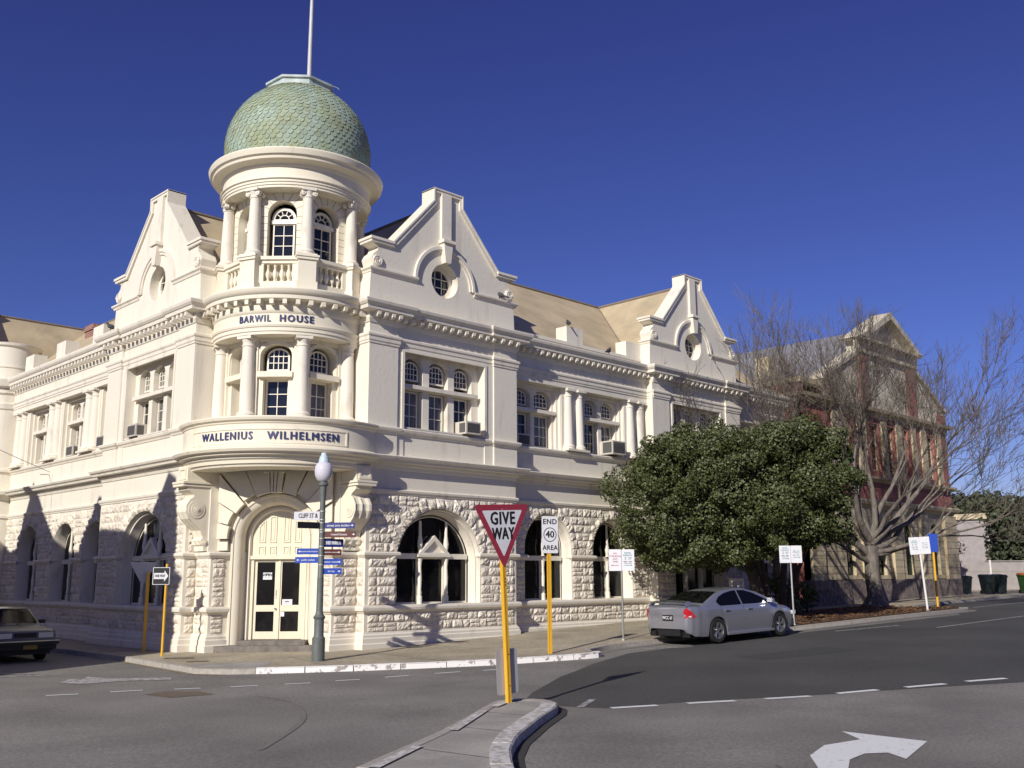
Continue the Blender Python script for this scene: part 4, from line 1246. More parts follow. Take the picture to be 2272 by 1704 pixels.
# ---- roofs
rf = MB(); zr = 14.0; ze = 10.42
def roofs(F, uend, gables):
    rf.add([F(1.5, ze, .9), F(uend, ze, .9), F(uend, zr, 5.15), F(1.5, zr, 5.15)], [(0, 1, 2, 3)])
    rf.add([F(1.5, ze, 9.6), F(uend, ze, 9.6), F(uend, zr, 5.15), F(1.5, zr, 5.15)], [(0, 1, 2, 3)])
    rf.add([F(uend, ze, .9), F(uend, ze, 9.6), F(uend, zr, 5.15)], [(0, 1, 2)])
    for g in gables:
        for sg in (-1, 1):
            rf.add([F(g + sg * 3.0, ze - .1, .45), F(g, zr, .45), F(g, zr, 5.25), F(g + sg * 3.0, ze - .1, 5.25)], [(0, 1, 2, 3)])
roofs(R0, 23.7, (2.98, 16.58)); 
ro_ = rf.build('roof', ROOFT, H)
rf = MB(); roofs(L0, 32, (2.98, 21.6)); rf.build('roof', ROOFT, H)
rc_ = MB()
rc_.tube([(3, 5.15, zr + .02), (23.7, 5.15, zr + .02)], .07, 6); rc_.tube([(16.58, .5, zr + .02), (16.58, 5.15, zr + .02)], .07, 6)
rc_.tube([(2.98, .5, zr + .02), (2.98, 5.15, zr + .02)], .07, 6)
rc_.tube([L0(2.98, zr + .02, .5), L0(2.98, zr + .02, 5.2), L0(32, zr + .02, 5.15)], .07, 6)
rc_.tube([L0(21.6, zr + .02, .5), L0(21.6, zr + .02, 5.2)], .07, 6)
rc_.tube([(13.6, .95, 10.45), (16.58, 5.15, zr + .01)], .035, 5)
rc_.build('ridge_capping', ROOFD, H)
ch = MB()
ch.box(WF, 0, 1.0, 10.5, 13.05, 20.9, 21.8); ch.box(WF, -.06, 1.06, 13.05, 13.18, 20.84, 21.86); ch.box(WF, -.02, 1.02, 13.18, 13.32, 20.88, 21.82)
ch.build('chimney', BRICK, H)
# core behind the windows
core = MB()
core.box(WF, 1.2, 23.6, -.4, 10.35, 1.2, 9.6)
core.box(WF, -2.4, 5.9, -.4, 10.33, 5.0, 36)
core.box(WF, -.8, 1.4, -.4, 10.0, 2.6, 5.2)
core.build('inner_wall', CREAM, H)

wall.build('wall', CREAM, H)
rockmb.build('rock_faced_stone', ROCK, H)
band.build('cornice', TRIM, H, smooth=20)

# ---- things fixed to it
aircon(lambda u, z, d: R0(u, z, d), 3.95, 6.42, .12, 'boxy white window air conditioner under the gable beside the domed tower, right-hand light')
aircon(lambda u, z, d: R0(u, z, d + RD), 7.05, 6.42, .4, 'dark fronted window air conditioner in the shaded window right of the big gable', out=.25)
aircon(lambda u, z, d: R0(u, z, d + RD), 11.55, 6.42, .12, 'large white window air conditioner above the left side of the bushy tree', w_=.75, h=.5, out=.5)
aircon(lambda u, z, d: L0(u, z, d), 3.9, 6.42, .2, 'air conditioner in the three-light window on the sunlit left front', out=.3)
aircon(lambda u, z, d: L0(u, z, d + RD), 7.1, 6.42, .1, 'air conditioner standing out beside the near pair of columns, far left front', out=.3)
aircon(lambda u, z, d: L0(u, z, d + RD), 10.45, 6.42, .25, 'small air conditioner low between two pairs of columns, far left front', out=.2)

# ================================================================== street furniture
def local(ox, oy, rz, oz=0.0):
    """frame for a sign face: u along the face (to the viewer's right), z up, d away from the viewer"""
    c, s = cos(rz), sin(rz)
    return lambda u, z, d: (ox + u * c - d * s, oy + u * s + d * c, z + oz)
def rrect(w_, h, r, cx=0, cz=0, n=4):
    out = []
    for sx, sz, a0 in ((1, 1, 0), (-1, 1, 90), (-1, -1, 180), (1, -1, 270)):
        for i in range(n + 1):
            a = radians(a0 + 90 * i / n); out.append((cx + sx * (w_ / 2 - r) + r * cos(a), cz + sz * (h / 2 - r) + r * sin(a)))
    return out
def I(x, z, y): return (x, y, z)
def LF(u, z, d): return (u, d, z)      # local frame inside a thing: u=x, d=y
VIEW = radians(-38)                    # signs turned to the camera: face normal towards it

def tri(side, k=0.0, cz=0.0, r=.05):
    """rounded triangle pointing down, inset by k"""
    s = side - 2 * k * sqrt(3); h = s * sqrt(3) / 2
    V = [(0, -h * 2 / 3), (s / 2, h / 3), (-s / 2, h / 3)]
    out = []
    for i, p in enumerate(V):
        a = Vector(V[i - 1]) - Vector(p); b = Vector(V[(i + 1) % 3]) - Vector(p)
        a.normalize(); b.normalize()
        p1, p2 = Vector(p) + a * r * 1.7, Vector(p) + b * r * 1.7
        for t in (0, .25, .5, .75, 1): 
            q = (1 - t)**2 * p1 + 2 * t * (1 - t) * Vector(p) + t * t * p2; out.append((q.x, q.y + cz))
    return out

# give way sign on the island
def giveway(loc, rz, top, side, label, lean=0.0, back=False, group=None):
    t = thing('give_way_sign', label, 'sign', loc, rz, group)
    t.rotation_euler = (0, lean, rz); off = -.15 if back else 0
    m = MB(); pz = top - side * .62
    pw = .04
    m.prism([(-pw, -.1), (pw, -.1), (pw, pz + .2), (-pw, pz + .2)], LF, -.02, .045, back=True)
    m.prism([(-pw - .003, -.1), (-pw + .02, -.1), (-pw + .02, pz + .1), (-pw - .003, pz + .1)], LF, -.028, .0, back=True)
    m.build('post', YEL, t)
    h = side * sqrt(3) / 2; cz = top - h / 3
    f = 1 if not back else -1
    m = MB(); m.prism([(a + off, b) for a, b in tri(side, 0, cz)], LF, -.03 if not back else .048, -.022 if not back else .054, back=True)
    pl = m.build('sign_plate', SRED if not back else M('bare_aluminium', (.46, .46, .49), .5), t)
    if not back:
        m = MB(); m.prism(tri(side, .098, cz, .02), LF, -.0325, -.03); m.build('white_panel', SWHITE, pl)
        m = MB(); k = side / 1.12; text_on(m, 'GIVE', LF, .0, cz + .105 * k, -.034, .27 * k, bold=.011, xs=.82, spacing=1.12); text_on(m, 'WAY', LF, .0, cz - .125 * k, -.034, .25 * k, bold=.011, xs=.74, spacing=1.08)
        m.build('lettering', SBLACK, pl)
        m = MB()
        for z in (top - .08, ): m.tube([(0.0, -.034, z), (0, -.028, z)], .012, 8)
        m.build('bolt', GALV, pl)
    return t
gz = PZ(-5.65)
gw = giveway((-5.36, -11.3, PZ(-5.36)), radians(-3), 3.23, 1.23, 'red and white GIVE WAY sign on a leaning yellow post at the traffic island tip', lean=radians(-3.0))
m = MB(); m.prism(rrect(.46, .72, .05, .03, .5), LF, .05, .056, back=True)
m.build('lower_plate', SGREY, gw)
m = MB(); m.box(LF, -.08, .10, -.005, .012, -.06, .09); m.build('footing', CONC, gw)
m = MB()
for z in (.28, .78, 1.9, 1.95, 2.0): m.tube([(.012, -.024, z), (.012, -.018, z)], .011, 8)
m.build('bolt', SBLACK, gw)

# end 40 area
t = thing('speed_sign', 'tall white END 40 AREA sign on a yellow post at the painted kerb', 'sign', (1.87, -5.42, PZ(1.87)), radians(-22))
m = MB(); m.box(LF, -.05, .05, -.1, 3.35, -.02, .04); m.box(LF, -.056, -.03, -.1, 2.5, -.03, 0); m.build('post', YEL, t)
m = MB(); m.prism(rrect(.46, .95, .04, .02, 3.0), LF, -.032, -.024, back=True); pl = m.build('sign_plate', SWHITE, t)
m = MB(); text_on(m, 'END', LF, .02, 3.33, -.034, .19, bold=.006, spacing=1.1); text_on(m, 'AREA', LF, .02, 2.66, -.034, .17, bold=.005, spacing=1.05); text_on(m, '40', LF, .02, 3.0, -.034, .25, bold=.008)
rg = lambda r: [(.02 + r * cos(2 * pi * i / 40), 3.0 + r * sin(2 * pi * i / 40)) for i in range(40)]
m.prism(rg(.185), LF, -.034, -.032, holes=[rg(.165)]); m.build('lettering', SBLACK, pl)

def parking(loc, rz, label, texts, w1=.38, h=.6, z=2.3, post=POSTW, lean=0.0, pr=.03):
    t = thing('parking_sign', label, 'sign', loc, rz, None)
    t.rotation_euler = (0, lean, rz)
    m = MB(); m.tube([(0, 0, -.1), (0, 0, z + h / 2 - .02)], pr, 12); m.lathe([(.07, -.02), (.07, .02), (.04, .06)], (0, 0), 12); m.build('post', post, t, smooth=40)
    for k, (sg, tx) in enumerate(zip((-1, 1), texts)):
        m = MB(); m.prism(rrect(w1, h, .025, sg * (w1 / 2 + .006), z), LF, -pr - .01, -pr - .004, back=True); pl = m.build('sign_plate', SWHITE, t)
        for mat_, lines in tx.items():
            m = MB()
            for s, dx, dz, sz in lines:
                if s == '<':
                    m.prism([(sg * w1 / 2 + dx - .13, z + dz), (sg * w1 / 2 + dx - .09, z + dz + .025), (sg * w1 / 2 + dx - .09, z + dz - .025)], LF, -pr - .012, -pr - .01)
                    m.box(LF, sg * w1 / 2 + dx - .09, sg * w1 / 2 + dx + .1, z + dz - .008, z + dz + .008, -pr - .012, -pr - .01)
                elif s == '>':
                    m.prism([(sg * w1 / 2 + dx + .13, z + dz), (sg * w1 / 2 + dx + .09, z + dz - .025), (sg * w1 / 2 + dx + .09, z + dz + .025)], LF, -pr - .012, -pr - .01)
                    m.box(LF, sg * w1 / 2 + dx - .1, sg * w1 / 2 + dx + .09, z + dz - .008, z + dz + .008, -pr - .012, -pr - .01)
                else: text_on(m, s, LF, sg * w1 / 2 + dx, z + dz, -pr - .012, sz, bold=.0012)
            m.build('lettering', {'r': SMRED, 'g': SGREEN, 'k': SBLACK}[mat_], pl)
    return t
POSTD = M('dull_steel_post', (.30, .29, .27), .5, metal=.4, var=.15)
nost = {'r': [('NO', 0, .19, .07), ('STANDING', 0, .11, .07), ('ANY', 0, .03, .07), ('TIME', 0, -.05, .07), ('<', 0, -.15, 0)]}
met = {'g': [('METER', 0, .2, .065), ('PARKING', 0, .135, .065), ('HOUR', .06, .07, .04), ('LIMIT', .06, .03, .04), ('>', 0, -.15, 0)], 'k': [('2', -.07, .05, .1), ('8.00am - 6.00pm', 0, -.04, .038), ('MON to SUN', 0, -.09, .038)]}
m15 = {'g': [('15', -.07, .08, .12), ('MIN', .07, .1, .05), ('PARKING', .06, .04, .035), ('>', 0, -.1, 0)], 'k': [('8.00am - 6.00pm', 0, -.03, .034)]}
parking((5.88, -4.55, PZ(5.88)), radians(-42), 'two white parking plates, NO STANDING and METER, on the pole behind the silver car', (nost, met), w1=.37, h=.62, z=2.28, post=POSTD)
parking((13.2, -5.85, PZ(13.2)), radians(-40), 'bright white parking plates on a pole in front of the silver car bonnet', (met, m15), w1=.38, h=.57, z=2.32, post=GALV)
parking((23.9, -5.75, PZ(23.9)), radians(-44), 'white two-plate parking sign with branch shadows, on a white pole on the garden bed kerb', (met, m15), w1=.42, h=.7, z=2.63, lean=radians(-3), pr=.045)
t = thing('bus_stop_sign', 'blue plate on a yellow post beside the white parking pole', 'sign', (27.3, -4.75, PZ(27.3)), radians(-46))
m = MB(); m.tube([(0, 0, -.1), (0, 0, 3.1)], .05, 12); m.build('post', YEL, t, smooth=40)
m = MB(); m.prism(rrect(.42, .8, .05, .0, 2.78), LF, -.06, -.05, back=True); m.build('sign_plate', SBLUE, t)

# signs at the left kerb
giveway((-4.24, 4.6, PZ(-4.24)), radians(-30), 2.5, .78, 'grey triangular sign back on a yellow post in the shade by the left front', back=True)
t = thing('one_way_sign', 'small black ONE WAY arrow sign on a yellow post at the left kerb corner', 'sign', (-4.62, 2.68, PZ(-4.62)), radians(-36))
m = MB(); m.tube([(0, 0, -.1), (0, 0, 2.42)], .035, 12); m.build('post', YEL, t, smooth=40)
m = MB(); m.prism(rrect(.44, .46, .02, -.13, 2.1), LF, -.046, -.038, back=True); pl = m.build('sign_plate', SWHITE, t)
m = MB(); m.prism(rrect(.41, .43, .015, -.13, 2.1), LF, -.048, -.046); m.build('black_panel', SBLACK, pl)
m = MB(); m.prism([(-.32, 2.02), (-.05, 2.02), (-.05, 1.95), (.055, 2.1), (-.05, 2.25), (-.05, 2.18), (-.32, 2.18)], LF, -.0495, -.048); m.build('arrow', SWHITE, pl)
m = MB(); text_on(m, 'ONE WAY', LF, -.16, 2.1, -.051, .10, bold=.003, xs=.58); m.build('lettering', SBLACK, pl)

# lamp post with finger signs
t = thing('street_lamp', 'green lamp post with opal globe and blue and brown finger signs by the entrance', 'street lamp', (-2.84, -2.01, PZ(-2.84)), 0)
m = MB()
m.lathe([(.0, -.05), (.16, -.05), (.16, .55), (.13, .58), (.12, .62), (.12, 1.0), (.14, 1.02), (.15, 1.06), (.10, 1.12), (.085, 1.2), (.08, 2.0), (.082, 2.02), (.075, 2.04), (.068, 3.9), (.08, 4.1), (.09, 4.28), (.13, 4.32), (.13, 4.36), (.1, 4.38), (.1, 4.44), (0, 4.44)], (0, 0), 20)
m.build('post', LAMPG, t, smooth=35)
m = MB(); m.lathe([(.11, 4.42), (.17, 4.46), (.22, 4.57), (.232, 4.68), (.22, 4.79), (.18, 4.87), (.12, 4.90)], (0, 0), 32); m.build('globe', GLOBE, t, smooth=60)
m = MB(); m.lathe([(.135, 4.88), (.14, 4.90), (.13, 4.96), (.115, 5.01), (.115, 5.04), (.08, 5.08), (.075, 5.13), (.05, 5.15), (.0, 5.155)], (0, 0), 24); m.build('finial', FINIAL, t, smooth=40)
def finger(z, h, L, ang, mat, txt, tm=SWHITE, sz=.07, both=True, end='>', bw=.001, xs=1.0, plate=None):
    """finger board pointing away from the post at angle ang"""
    c, s = cos(ang), sin(ang)
    flip = 1
    # the face that looks at the street has the text reading left to right
    ex = Vector((c, s, 0)); vd = Vector((0.527, 0.85, 0))    # view direction
    right = Vector((.85, -.527, 0))
    F = (lambda u, zz, d: (u * c + d * -s, u * s + d * c, zz)) if ex.dot(right) > 0 else (lambda u, zz, d: (u * -c + d * s, u * -s + d * -c, zz))
    sg = 1 if ex.dot(right) > 0 else -1
    a, b = sorted((sg * .06, sg * L))
    m = MB(); m.prism(rrect(b - a, h, .012, (a + b) / 2, z), F, -.012, .008, back=True)
    o = m.build('finger_sign', mat, t)
    m = MB()
    text_on(m, txt, F, (a + b) / 2 - sg * .03, z, -.0145, sz, bold=bw, xs=xs)
    if end == '>':
        x = sg * (L - .07); k = .022 * sg
        m.prism([(x + k * 1.6, z), (x, z + .03), (x, z - .03)], F, -.0145, -.012); m.box(F, min(x, x - k * 1.5), max(x, x - k * 1.5), z - .008, z + .008, -.0145, -.012)
    m.build('lettering', tm, o)
finger(3.55, .22, .74, radians(128), M('street_name_plate', (.55, .55, .58), .5), 'CLIFF ST &', SBLACK, .16, end='', bw=.005, xs=.68)
finger(3.30, .15, .85, radians(-52), SDBLUE, 'street arts studios', sz=.08)
finger(3.30, .16, .7, radians(178), BLACKP, '', sz=.08, end='')
finger(3.08, .15, .87, radians(-46), SBROWN, 'round house', sz=.08)
finger(2.87, .2, .56, radians(-20), SDBLUE, 'E SHED MARKETS', SWHITE, .12, end='', bw=.005, xs=.46)
finger(2.66, .15, .6, radians(143), SBLUE, 'tourist information', sz=.055)
finger(2.64, .15, .5, radians(-33), SBROWN, 'maritime museum', sz=.05)
finger(2.45, .15, .64, radians(140), SBLUE, 'public toilets', sz=.065)
finger(2.40, .15, .52, radians(-33), SBLUE, 'water transit', sz=.07)
finger(2.17, .15, .52, radians(-33), SBLUE, 'ferries', sz=.065)
m = MB()
for z in (3.66, 3.45, 3.37, 3.2, 3.14, 2.98, 2.78, 2.56, 2.33): m.lathe([(.07, z - .012), (.082, z - .012), (.082, z + .012), (.07, z + .012)], (0, 0), 14)
m.build('clamp', GALV, t)

# ================================================================== cars
def sedan(name, label, loc, rz, P, paint):
    """P: dict of dimensions. Built facing +x, wheels on z=0."""
    t = thing(name, label, 'car', loc, rz)
    L, W = P['L'], P['W']; xf, xr = P['xf'], P['xr']; R = P['R']
    def lerp(tab, x):
        for (a, va), (b, vb) in zip(tab, tab[1:]):
            if x <= b:
                s = max(0, (x - a) / (b - a)); s = s * s * (3 - 2 * s) if P.get('smooth', 1) else s
                return va + (vb - va) * s
        return tab[-1][1]
    x0, x1 = -L / 2, L / 2
    N = 150
    xs = [x0 + (x1 - x0) * i / N for i in range(N + 1)]
    ra = R + .055
    def zb(x):
        z = lerp(P['bot'], x)
        for xw in (xf, xr):
            d = abs(x - xw)
            if d < ra: z = max(z, R + sqrt(ra * ra - d * d) - .02)
        return z
    def hw(x): return lerp(P['plan'], x) * W / 2
    body = MB(); V = []; k = 0
    ring_t = [0, .12, .3, .5, .68, .82, .92]
    for x in xs:
        zt = lerp(P['deck'], x); zlo = zb(x); sh = zt - .06; w_ = hw(x)
        row = []
        row.append((x, w_ - .10, zlo))
        for q in ring_t:
            zz = zlo + (sh - zlo) * q
            full = .5 + .5 * cos(pi * min(1, abs((zz - P['zmax']) / .8)))
            yy = w_ * (P['tumb'] + (1 - P['tumb']) * full)
            if q == 0: yy -= .012
            row.append((x, yy, zz))
        ws = row[-1][1]
        row += [(x, ws - .012, sh), (x, ws - .035, zt - .025), (x, ws - .08, zt - .006), (x, ws * .75, zt + P['crown'] * .5), (x, ws * .4, zt + P['crown'] * .9), (x, 0, zt + P['crown'])]
        k = len(row)
        V += row + [(a, -b, c) for a, b, c in row[:-1][::-1]]
    K = 2 * k - 1
    body.add(V, [(i * K + j, (i + 1) * K + j, (i + 1) * K + j + 1, i * K + j + 1) for i in range(N) for j in range(K - 1)])
    for i in (0, N): body.poly(V[i * K:(i + 1) * K])
    b = body.build('body', paint, t, smooth=42)
    # cabin
    cab = MB(); V = []
    cx0, cx1 = P['roof'][0][0], P['roof'][-1][0]; M_ = 60
    zl = P['belt']; wr = P['wr']; wbelt = P['wb']; zmx = max(z for _, z in P['roof'])
    def rz_(x): 
        tab = P['roof']
        for (a, va), (bb, vb) in zip(tab, tab[1:]):
            if x <= bb:
                # catmull-ish smoothing
                s = (x - a) / (bb - a); return va + (vb - va) * s
        return tab[-1][1]
    def rzs(x): return (rz_(x - .07) + 2 * rz_(x) + rz_(x + .07)) / 4 if cx0 + .07 < x < cx1 - .07 else rz_(x)
    def yside(z): return wbelt + (wr - wbelt) * (z - zl) / (zmx - zl)
    for i in range(M_ + 1):
        x = cx0 + (cx1 - cx0) * i / M_; zr_ = rzs(x)
        ze_ = max(zl + .001, zr_ - .05)
        ys = yside(ze_)
        endk = 1
        row = [(x, yside(zl) , zl - .03)] + [(x, yside(zl + (ze_ - zl) * q), zl + (ze_ - zl) * q) for q in (0, .33, .66, 1)]
        row += [(x, ys - .03, (ze_ + zr_) / 2 + .01), (x, ys - .09, zr_ - .004), (x, ys * .5, zr_ + .018), (x, 0, zr_ + .026)]
        k = len(row)
        V += row + [(a, -bb, c) for a, bb, c in row[:-1][::-1]]
    K = 2 * k - 1
    cab.add(V, [(i * K + j, (i + 1) * K + j, (i + 1) * K + j + 1, i * K + j + 1) for i in range(M_) for j in range(K - 1)])
    cab.build('roof', paint, t, smooth=50)
    # side glass
    for sg in (-1, 1):
        for nm, poly in P['dlo']:
            g = MB()
            g.add([(x, sg * (yside(z) + .006), z) for x, z in poly], [tuple(range(len(poly)))])
            g.build('side_window', CARG, t)
    # front and rear glass following the roof surface
    for nm, a, bb in (('rear_window', *P['rg']), ('windscreen', *P['fg'])):
        g = MB(); n = 12; rows_ = []
        for i in range(n + 1):
            x = a + (bb - a) * i / n; zr_ = rzs(x); ze_ = max(zl, zr_ - .05); ys = yside(ze_) - .10
            rows_.append([(x, y * ys, zr_ + .026 - .010 * abs(y)**1.5 + .008) for y in (-1, -.6, -.2, .2, .6, 1)])
        g.add([p for r_ in rows_ for p in r_], [(i * 6 + j, (i + 1) * 6 + j, (i + 1) * 6 + j + 1, i * 6 + j + 1) for i in range(n) for j in range(5)])
        g.build(nm, CARG, t, smooth=60)
    # wheels
    for xw in (xf, xr):
        for sg in (-1, 1):
            yo = sg * (W / 2 - .02)
            F = lambda a, r_, d, xw=xw, yo=yo, sg=sg: (xw + r_ * cos(a), yo - sg * d, R + r_ * sin(a))
            m = MB(); prof = [(R * .66, .04), (R * .68, .015), (R * .82, .0), (R * .96, .01), (R, .04), (R, .19), (R * .9, .21), (R * .5, .21)]
            n = 36
            m.add([F(2 * pi * i / n, r_, d) for i in range(n) for r_, d in prof], [(i * 8 + j, ((i + 1) % n) * 8 + j, ((i + 1) % n) * 8 + j + 1, i * 8 + j + 1) for i in range(n) for j in range(7)])
            wh = m.build('wheel', TYRE, t, smooth=40)
            m = MB(); prof = [(R * .68, .02), (R * .66, .028), (R * .60, .03), (R * .58, .07), (R * .58, .16)]
            m.add([F(2 * pi * i / n, r_, d) for i in range(n) for r_, d in prof], [(i * 5 + j, ((i + 1) % n) * 5 + j, ((i + 1) % n) * 5 + j + 1, i * 5 + j + 1) for i in range(n) for j in range(4)])
            ns = P['spokes']
            for s in range(ns):
                a = 2 * pi * s / ns + .3; wa = P['sw'];
                pts = [(a - wa * 1.5, R * .16, .05), (a + wa * 1.5, R * .16, .05), (a + wa, R * .6, .03), (a - wa, R * .6, .03)]
                bk = [(q[0], q[1], q[2] + .03) for q in pts]
                m.add([F(*q) for q in pts + bk], [(0, 1, 2, 3), (0, 1, 5, 4), (1, 2, 6, 5), (2, 3, 7, 6), (3, 0, 4, 7)])
            m.add([F(2 * pi * i / 20, R * .2, .042) for i in range(20)], [tuple(range(20))])
            m.add([F(2 * pi * i / 20, R * .2, d) for i in range(20) for d in (.042, .1)], [(2 * i, (2 * i + 2) % 40, (2 * i + 3) % 40, 2 * i + 1) for i in range(20)])
            m.build('rim', P.get('rimmat', ALLOY), wh, smooth=40)
            m = MB(); m.add([F(2 * pi * i / 24, R * .62, .15) for i in range(24)], [tuple(range(24))]); m.build('brake', BLACKP, wh)
    # arch liners and underside
    m = MB()
    for xw in (xf, xr):
        n = 20
        for sg in (-1, 1):
            arcp = [(xw + ra * cos(pi * i / n), R + ra * sin(pi * i / n) - .02) for i in range(n + 1)]
            m.add([(x, sg * (W / 2 - .06), z) for x, z in arcp] + [(x, sg * .45, z) for x, z in arcp], [(i, i + 1, n + 2 + i, n + 1 + i) for i in range(n)])
            m.add([(x, sg * .5, z) for x, z in arcp], [tuple(range(n + 1))])
    m.add([(x0 + .12, -.72, .2), (x1 - .12, -.72, .2), (x1 - .12, .72, .2), (x0 + .12, .72, .2)], [(0, 1, 2, 3)])
    m.add([(x, y, z) for x in (x0 + .12, x1 - .12) for y, z in ((-.72, .2), (.72, .2), (.72, .45), (-.72, .45))], [(0, 1, 2, 3), (4, 5, 6, 7)])
    m.build('underbody', BLACKP, t)
    return t, hw, yside

CM = dict(L=4.98, W=1.84, xf=1.47, xr=-1.36, R=.335, zmax=.62, tumb=.92, crown=.03, spokes=5, sw=.26,
    bot=[(-2.49, .42), (-2.40, .30), (-2.2, .22), (-1.9, .20), (1.9, .20), (2.3, .21), (2.49, .3)],
    plan=[(-2.49, .70), (-2.44, .80), (-2.33, .88), (-2.1, .945), (-1.7, .985), (-.8, 1.0), (.8, 1.0), (1.6, .975), (2.0, .92), (2.3, .80), (2.44, .66), (2.49, .52)],
    deck=[(-2.49, .88), (-2.43, .97), (-2.3, 1.02), (-1.7, 1.02), (-.5, .97), (.9, .95), (1.3, .93), (1.8, .86), (2.15, .77), (2.38, .64), (2.49, .50)],
    belt=.94, wb=.86, wr=.60,
    roof=[(-1.95, 1.0), (-1.55, 1.16), (-1.1, 1.32), (-.7, 1.40), (-.2, 1.435), (.15, 1.42), (.55, 1.34), (1.0, 1.16), (1.45, .95)],
    rg=(-1.78, -1.02), fg=(.52, 1.32),
    dlo=[('a', [(-1.22, 1.02), (-1.28, 1.1), (-1.1, 1.22), (-.8, 1.31), (-.45, 1.36), (-.24, 1.37), (-.24, .985), (-.4, .98), (-1.15, .985)]),
         ('b', [(-.18, 1.37), (.12, 1.36), (.45, 1.28), (.85, 1.12), (1.15, .98), (.6, .98), (-.18, .985)])])
car, hwf, ysf = sedan('parked_car', 'silver four-door sedan parked at the kerb in front of the bushy tree', (8.75, -6.1, (RZ(7.3) + RZ(10.1)) / 2 + .035), radians(0), CM, CARP)
car.rotation_euler = (0, -math.atan(.028), radians(-5)); car.scale = (1.03, 1.03, 1.03)
def carpart(name, mb, mat, car, parent=None, smooth=None):
    return mb.build(name, mat, parent or car, smooth=smooth)
X0_ = -2.49
for sg in (-1, 1):
    m = MB()
    # tail lamp wraps the corner: outline in (s, z) with s measured round the corner
    def rear(s, z, o=.008):
        if s < 0: return (X0_ + .01 - o + .03 * abs(s + 0) * 0, sg * (.70 + s) * 1.0, z)
        x = X0_ + .02 + s
        return (x - o * .3, sg * (hwf(x) * .992 + o), z)
    tl = [(-.12, .72), (-.02, .715), (.1, .715), (.26, .735), (.2, .80), (.12, .88), (.02, .975), (-.03, .95), (-.08, .83)]
    c = (.03, .8); P = [rear(s, z, .012) for s, z in tl]; m.add([rear(*c, .02)] + P, [(0, i + 1, (i + 1) % len(tl) + 1) for i in range(len(tl))])
    tlp = m.build('tail_light', REDL, car, smooth=60)
    m = MB(); q = [(.05, .735), (.11, .737), (.10, .77), (.05, .768)]; m.poly([rear(s, z, .026) for s, z in q]); m.build('reflector', CLEARL, tlp)
m = MB()
m.box(WF, X0_ - .012, X0_ + .03, .63, .79, -.26, .12 + .0); 
pm = m.build('number_plate', BLACKP, car)
def RF(u, z, d): return (X0_ - .014 + d, -u, z)
m = MB(); text_on(m, 'WCC 61', RF, .07, .71, -.004, .12, bold=.002, xs=.8); m.build('plate_lettering', SWHITE, pm)
m = MB()
sp = [(-2.44, 1.10), (-2.2, 1.145), (-2.17, 1.13), (-2.4, 1.075)]
k = len(sp)
ys = [-.68, -.62, -.3, 0, .3, .62, .68]
V = [(x, y, z - (.0 if abs(y) < .65 else .09) + .03 * (1 - (y / .68)**2)) for y in ys for x, z in sp]
m.add(V, [(i * k + j, (i + 1) * k + j, (i + 1) * k + (j + 1) % k, i * k + (j + 1) % k) for i in range(6) for j in range(k)])
m.build('spoiler', CARP, car, smooth=40)
m = MB(); m.box(WF, X0_ - .006, X0_ + .2, .24, .40, -.48, .30); m.tube([(X0_ - .03, .42, .3), (X0_ + .1, .42, .3)], .045, 12); m.build('bumper_valance', BLACKP, car)
for sg in (-1, 1):
    for x in (-.95, .05):
        m = MB(); m.box(WF, x - .1, x + .1, .83, .86, sg * .915 - .015, sg * .915 + .02); m.build('door_handle', CHROME, car)
    m = MB(); V = [(1.02, .84), (1.12, .86), (1.14, .93), (1.0, .95)]
    m.add([(x, sg * y, z + .06) for y in (.86, 1.05) for x, z in [(.93, .93), (1.05, .92), (1.03, 1.03), (.93, 1.05)]], [(0, 1, 2, 3), (4, 5, 6, 7), (0, 1, 5, 4), (1, 2, 6, 5), (2, 3, 7, 6), (3, 0, 4, 7)])
    m.build('wing_mirror', CARP, car)
    m = MB()   # shut lines
    for px in ([(-.21, .26), (-.215, .6), (-.22, .97)], [(1.02, .28), (1.06, .6), (1.08, .93)], [(-1.0, .45), (-1.12, .62), (-1.2, .8), (-1.2, .97)]):
        for (a, za), (b_, zb_) in zip(px, px[1:]):
            y = lambda x, z: sg * (hwf(x) * (.92 + .08 * (.5 + .5 * cos(pi * min(1, abs((z - .62) / .8))))) + .003)
            m.add([(a - .004, y(a, za), za), (a + .004, y(a, za), za), (b_ + .004, y(b_, zb_), zb_), (b_ - .004, y(b_, zb_), zb_)], [(0, 1, 2, 3)])
    m.build('shut_lines', BLACKP, car)
    m = MB(); m.box(WF, -.98, 1.1, .19, .25, min(sg * .88, sg * .935), max(sg * .88, sg * .935)); m.build('side_skirt', CARP, car)
m = MB(); m.box(WF, 2.3, 2.44, .58, .68, .45, .75); m.box(WF, 2.3, 2.44, .58, .68, -.75, -.45); m.build('headlight', CLEARL, car)

OLD = dict(L=4.5, W=1.70, xf=1.35, xr=-1.25, R=.30, zmax=.66, tumb=.95, crown=.012, spokes=8, sw=.2, rimmat=GALV,
    bot=[(-2.25, .35), (-2.1, .26), (2.1, .28), (2.25, .34)],
    plan=[(-2.25, .90), (-2.15, .96), (-1.5, 1.0), (1.6, .99), (2.12, .965), (2.25, .93)],
    deck=[(-2.25, .84), (-2.15, .93), (-1.4, .95), (1.2, .93), (2.12, .86), (2.22, .82), (2.25, .78)],
    belt=.92, wb=.80, wr=.62,
    roof=[(-1.5, .95), (-1.1, 1.34), (-.7, 1.39), (.3, 1.40), (.62, 1.36), (1.15, .93)],
    rg=(-1.45, -1.08), fg=(.62, 1.1),
    dlo=[('a', [(-1.12, .98), (-.9, 1.3), (-.3, 1.34), (-.3, .97)]), ('b', [(-.24, .97), (-.24, 1.34), (.45, 1.33), (.9, .97)])])
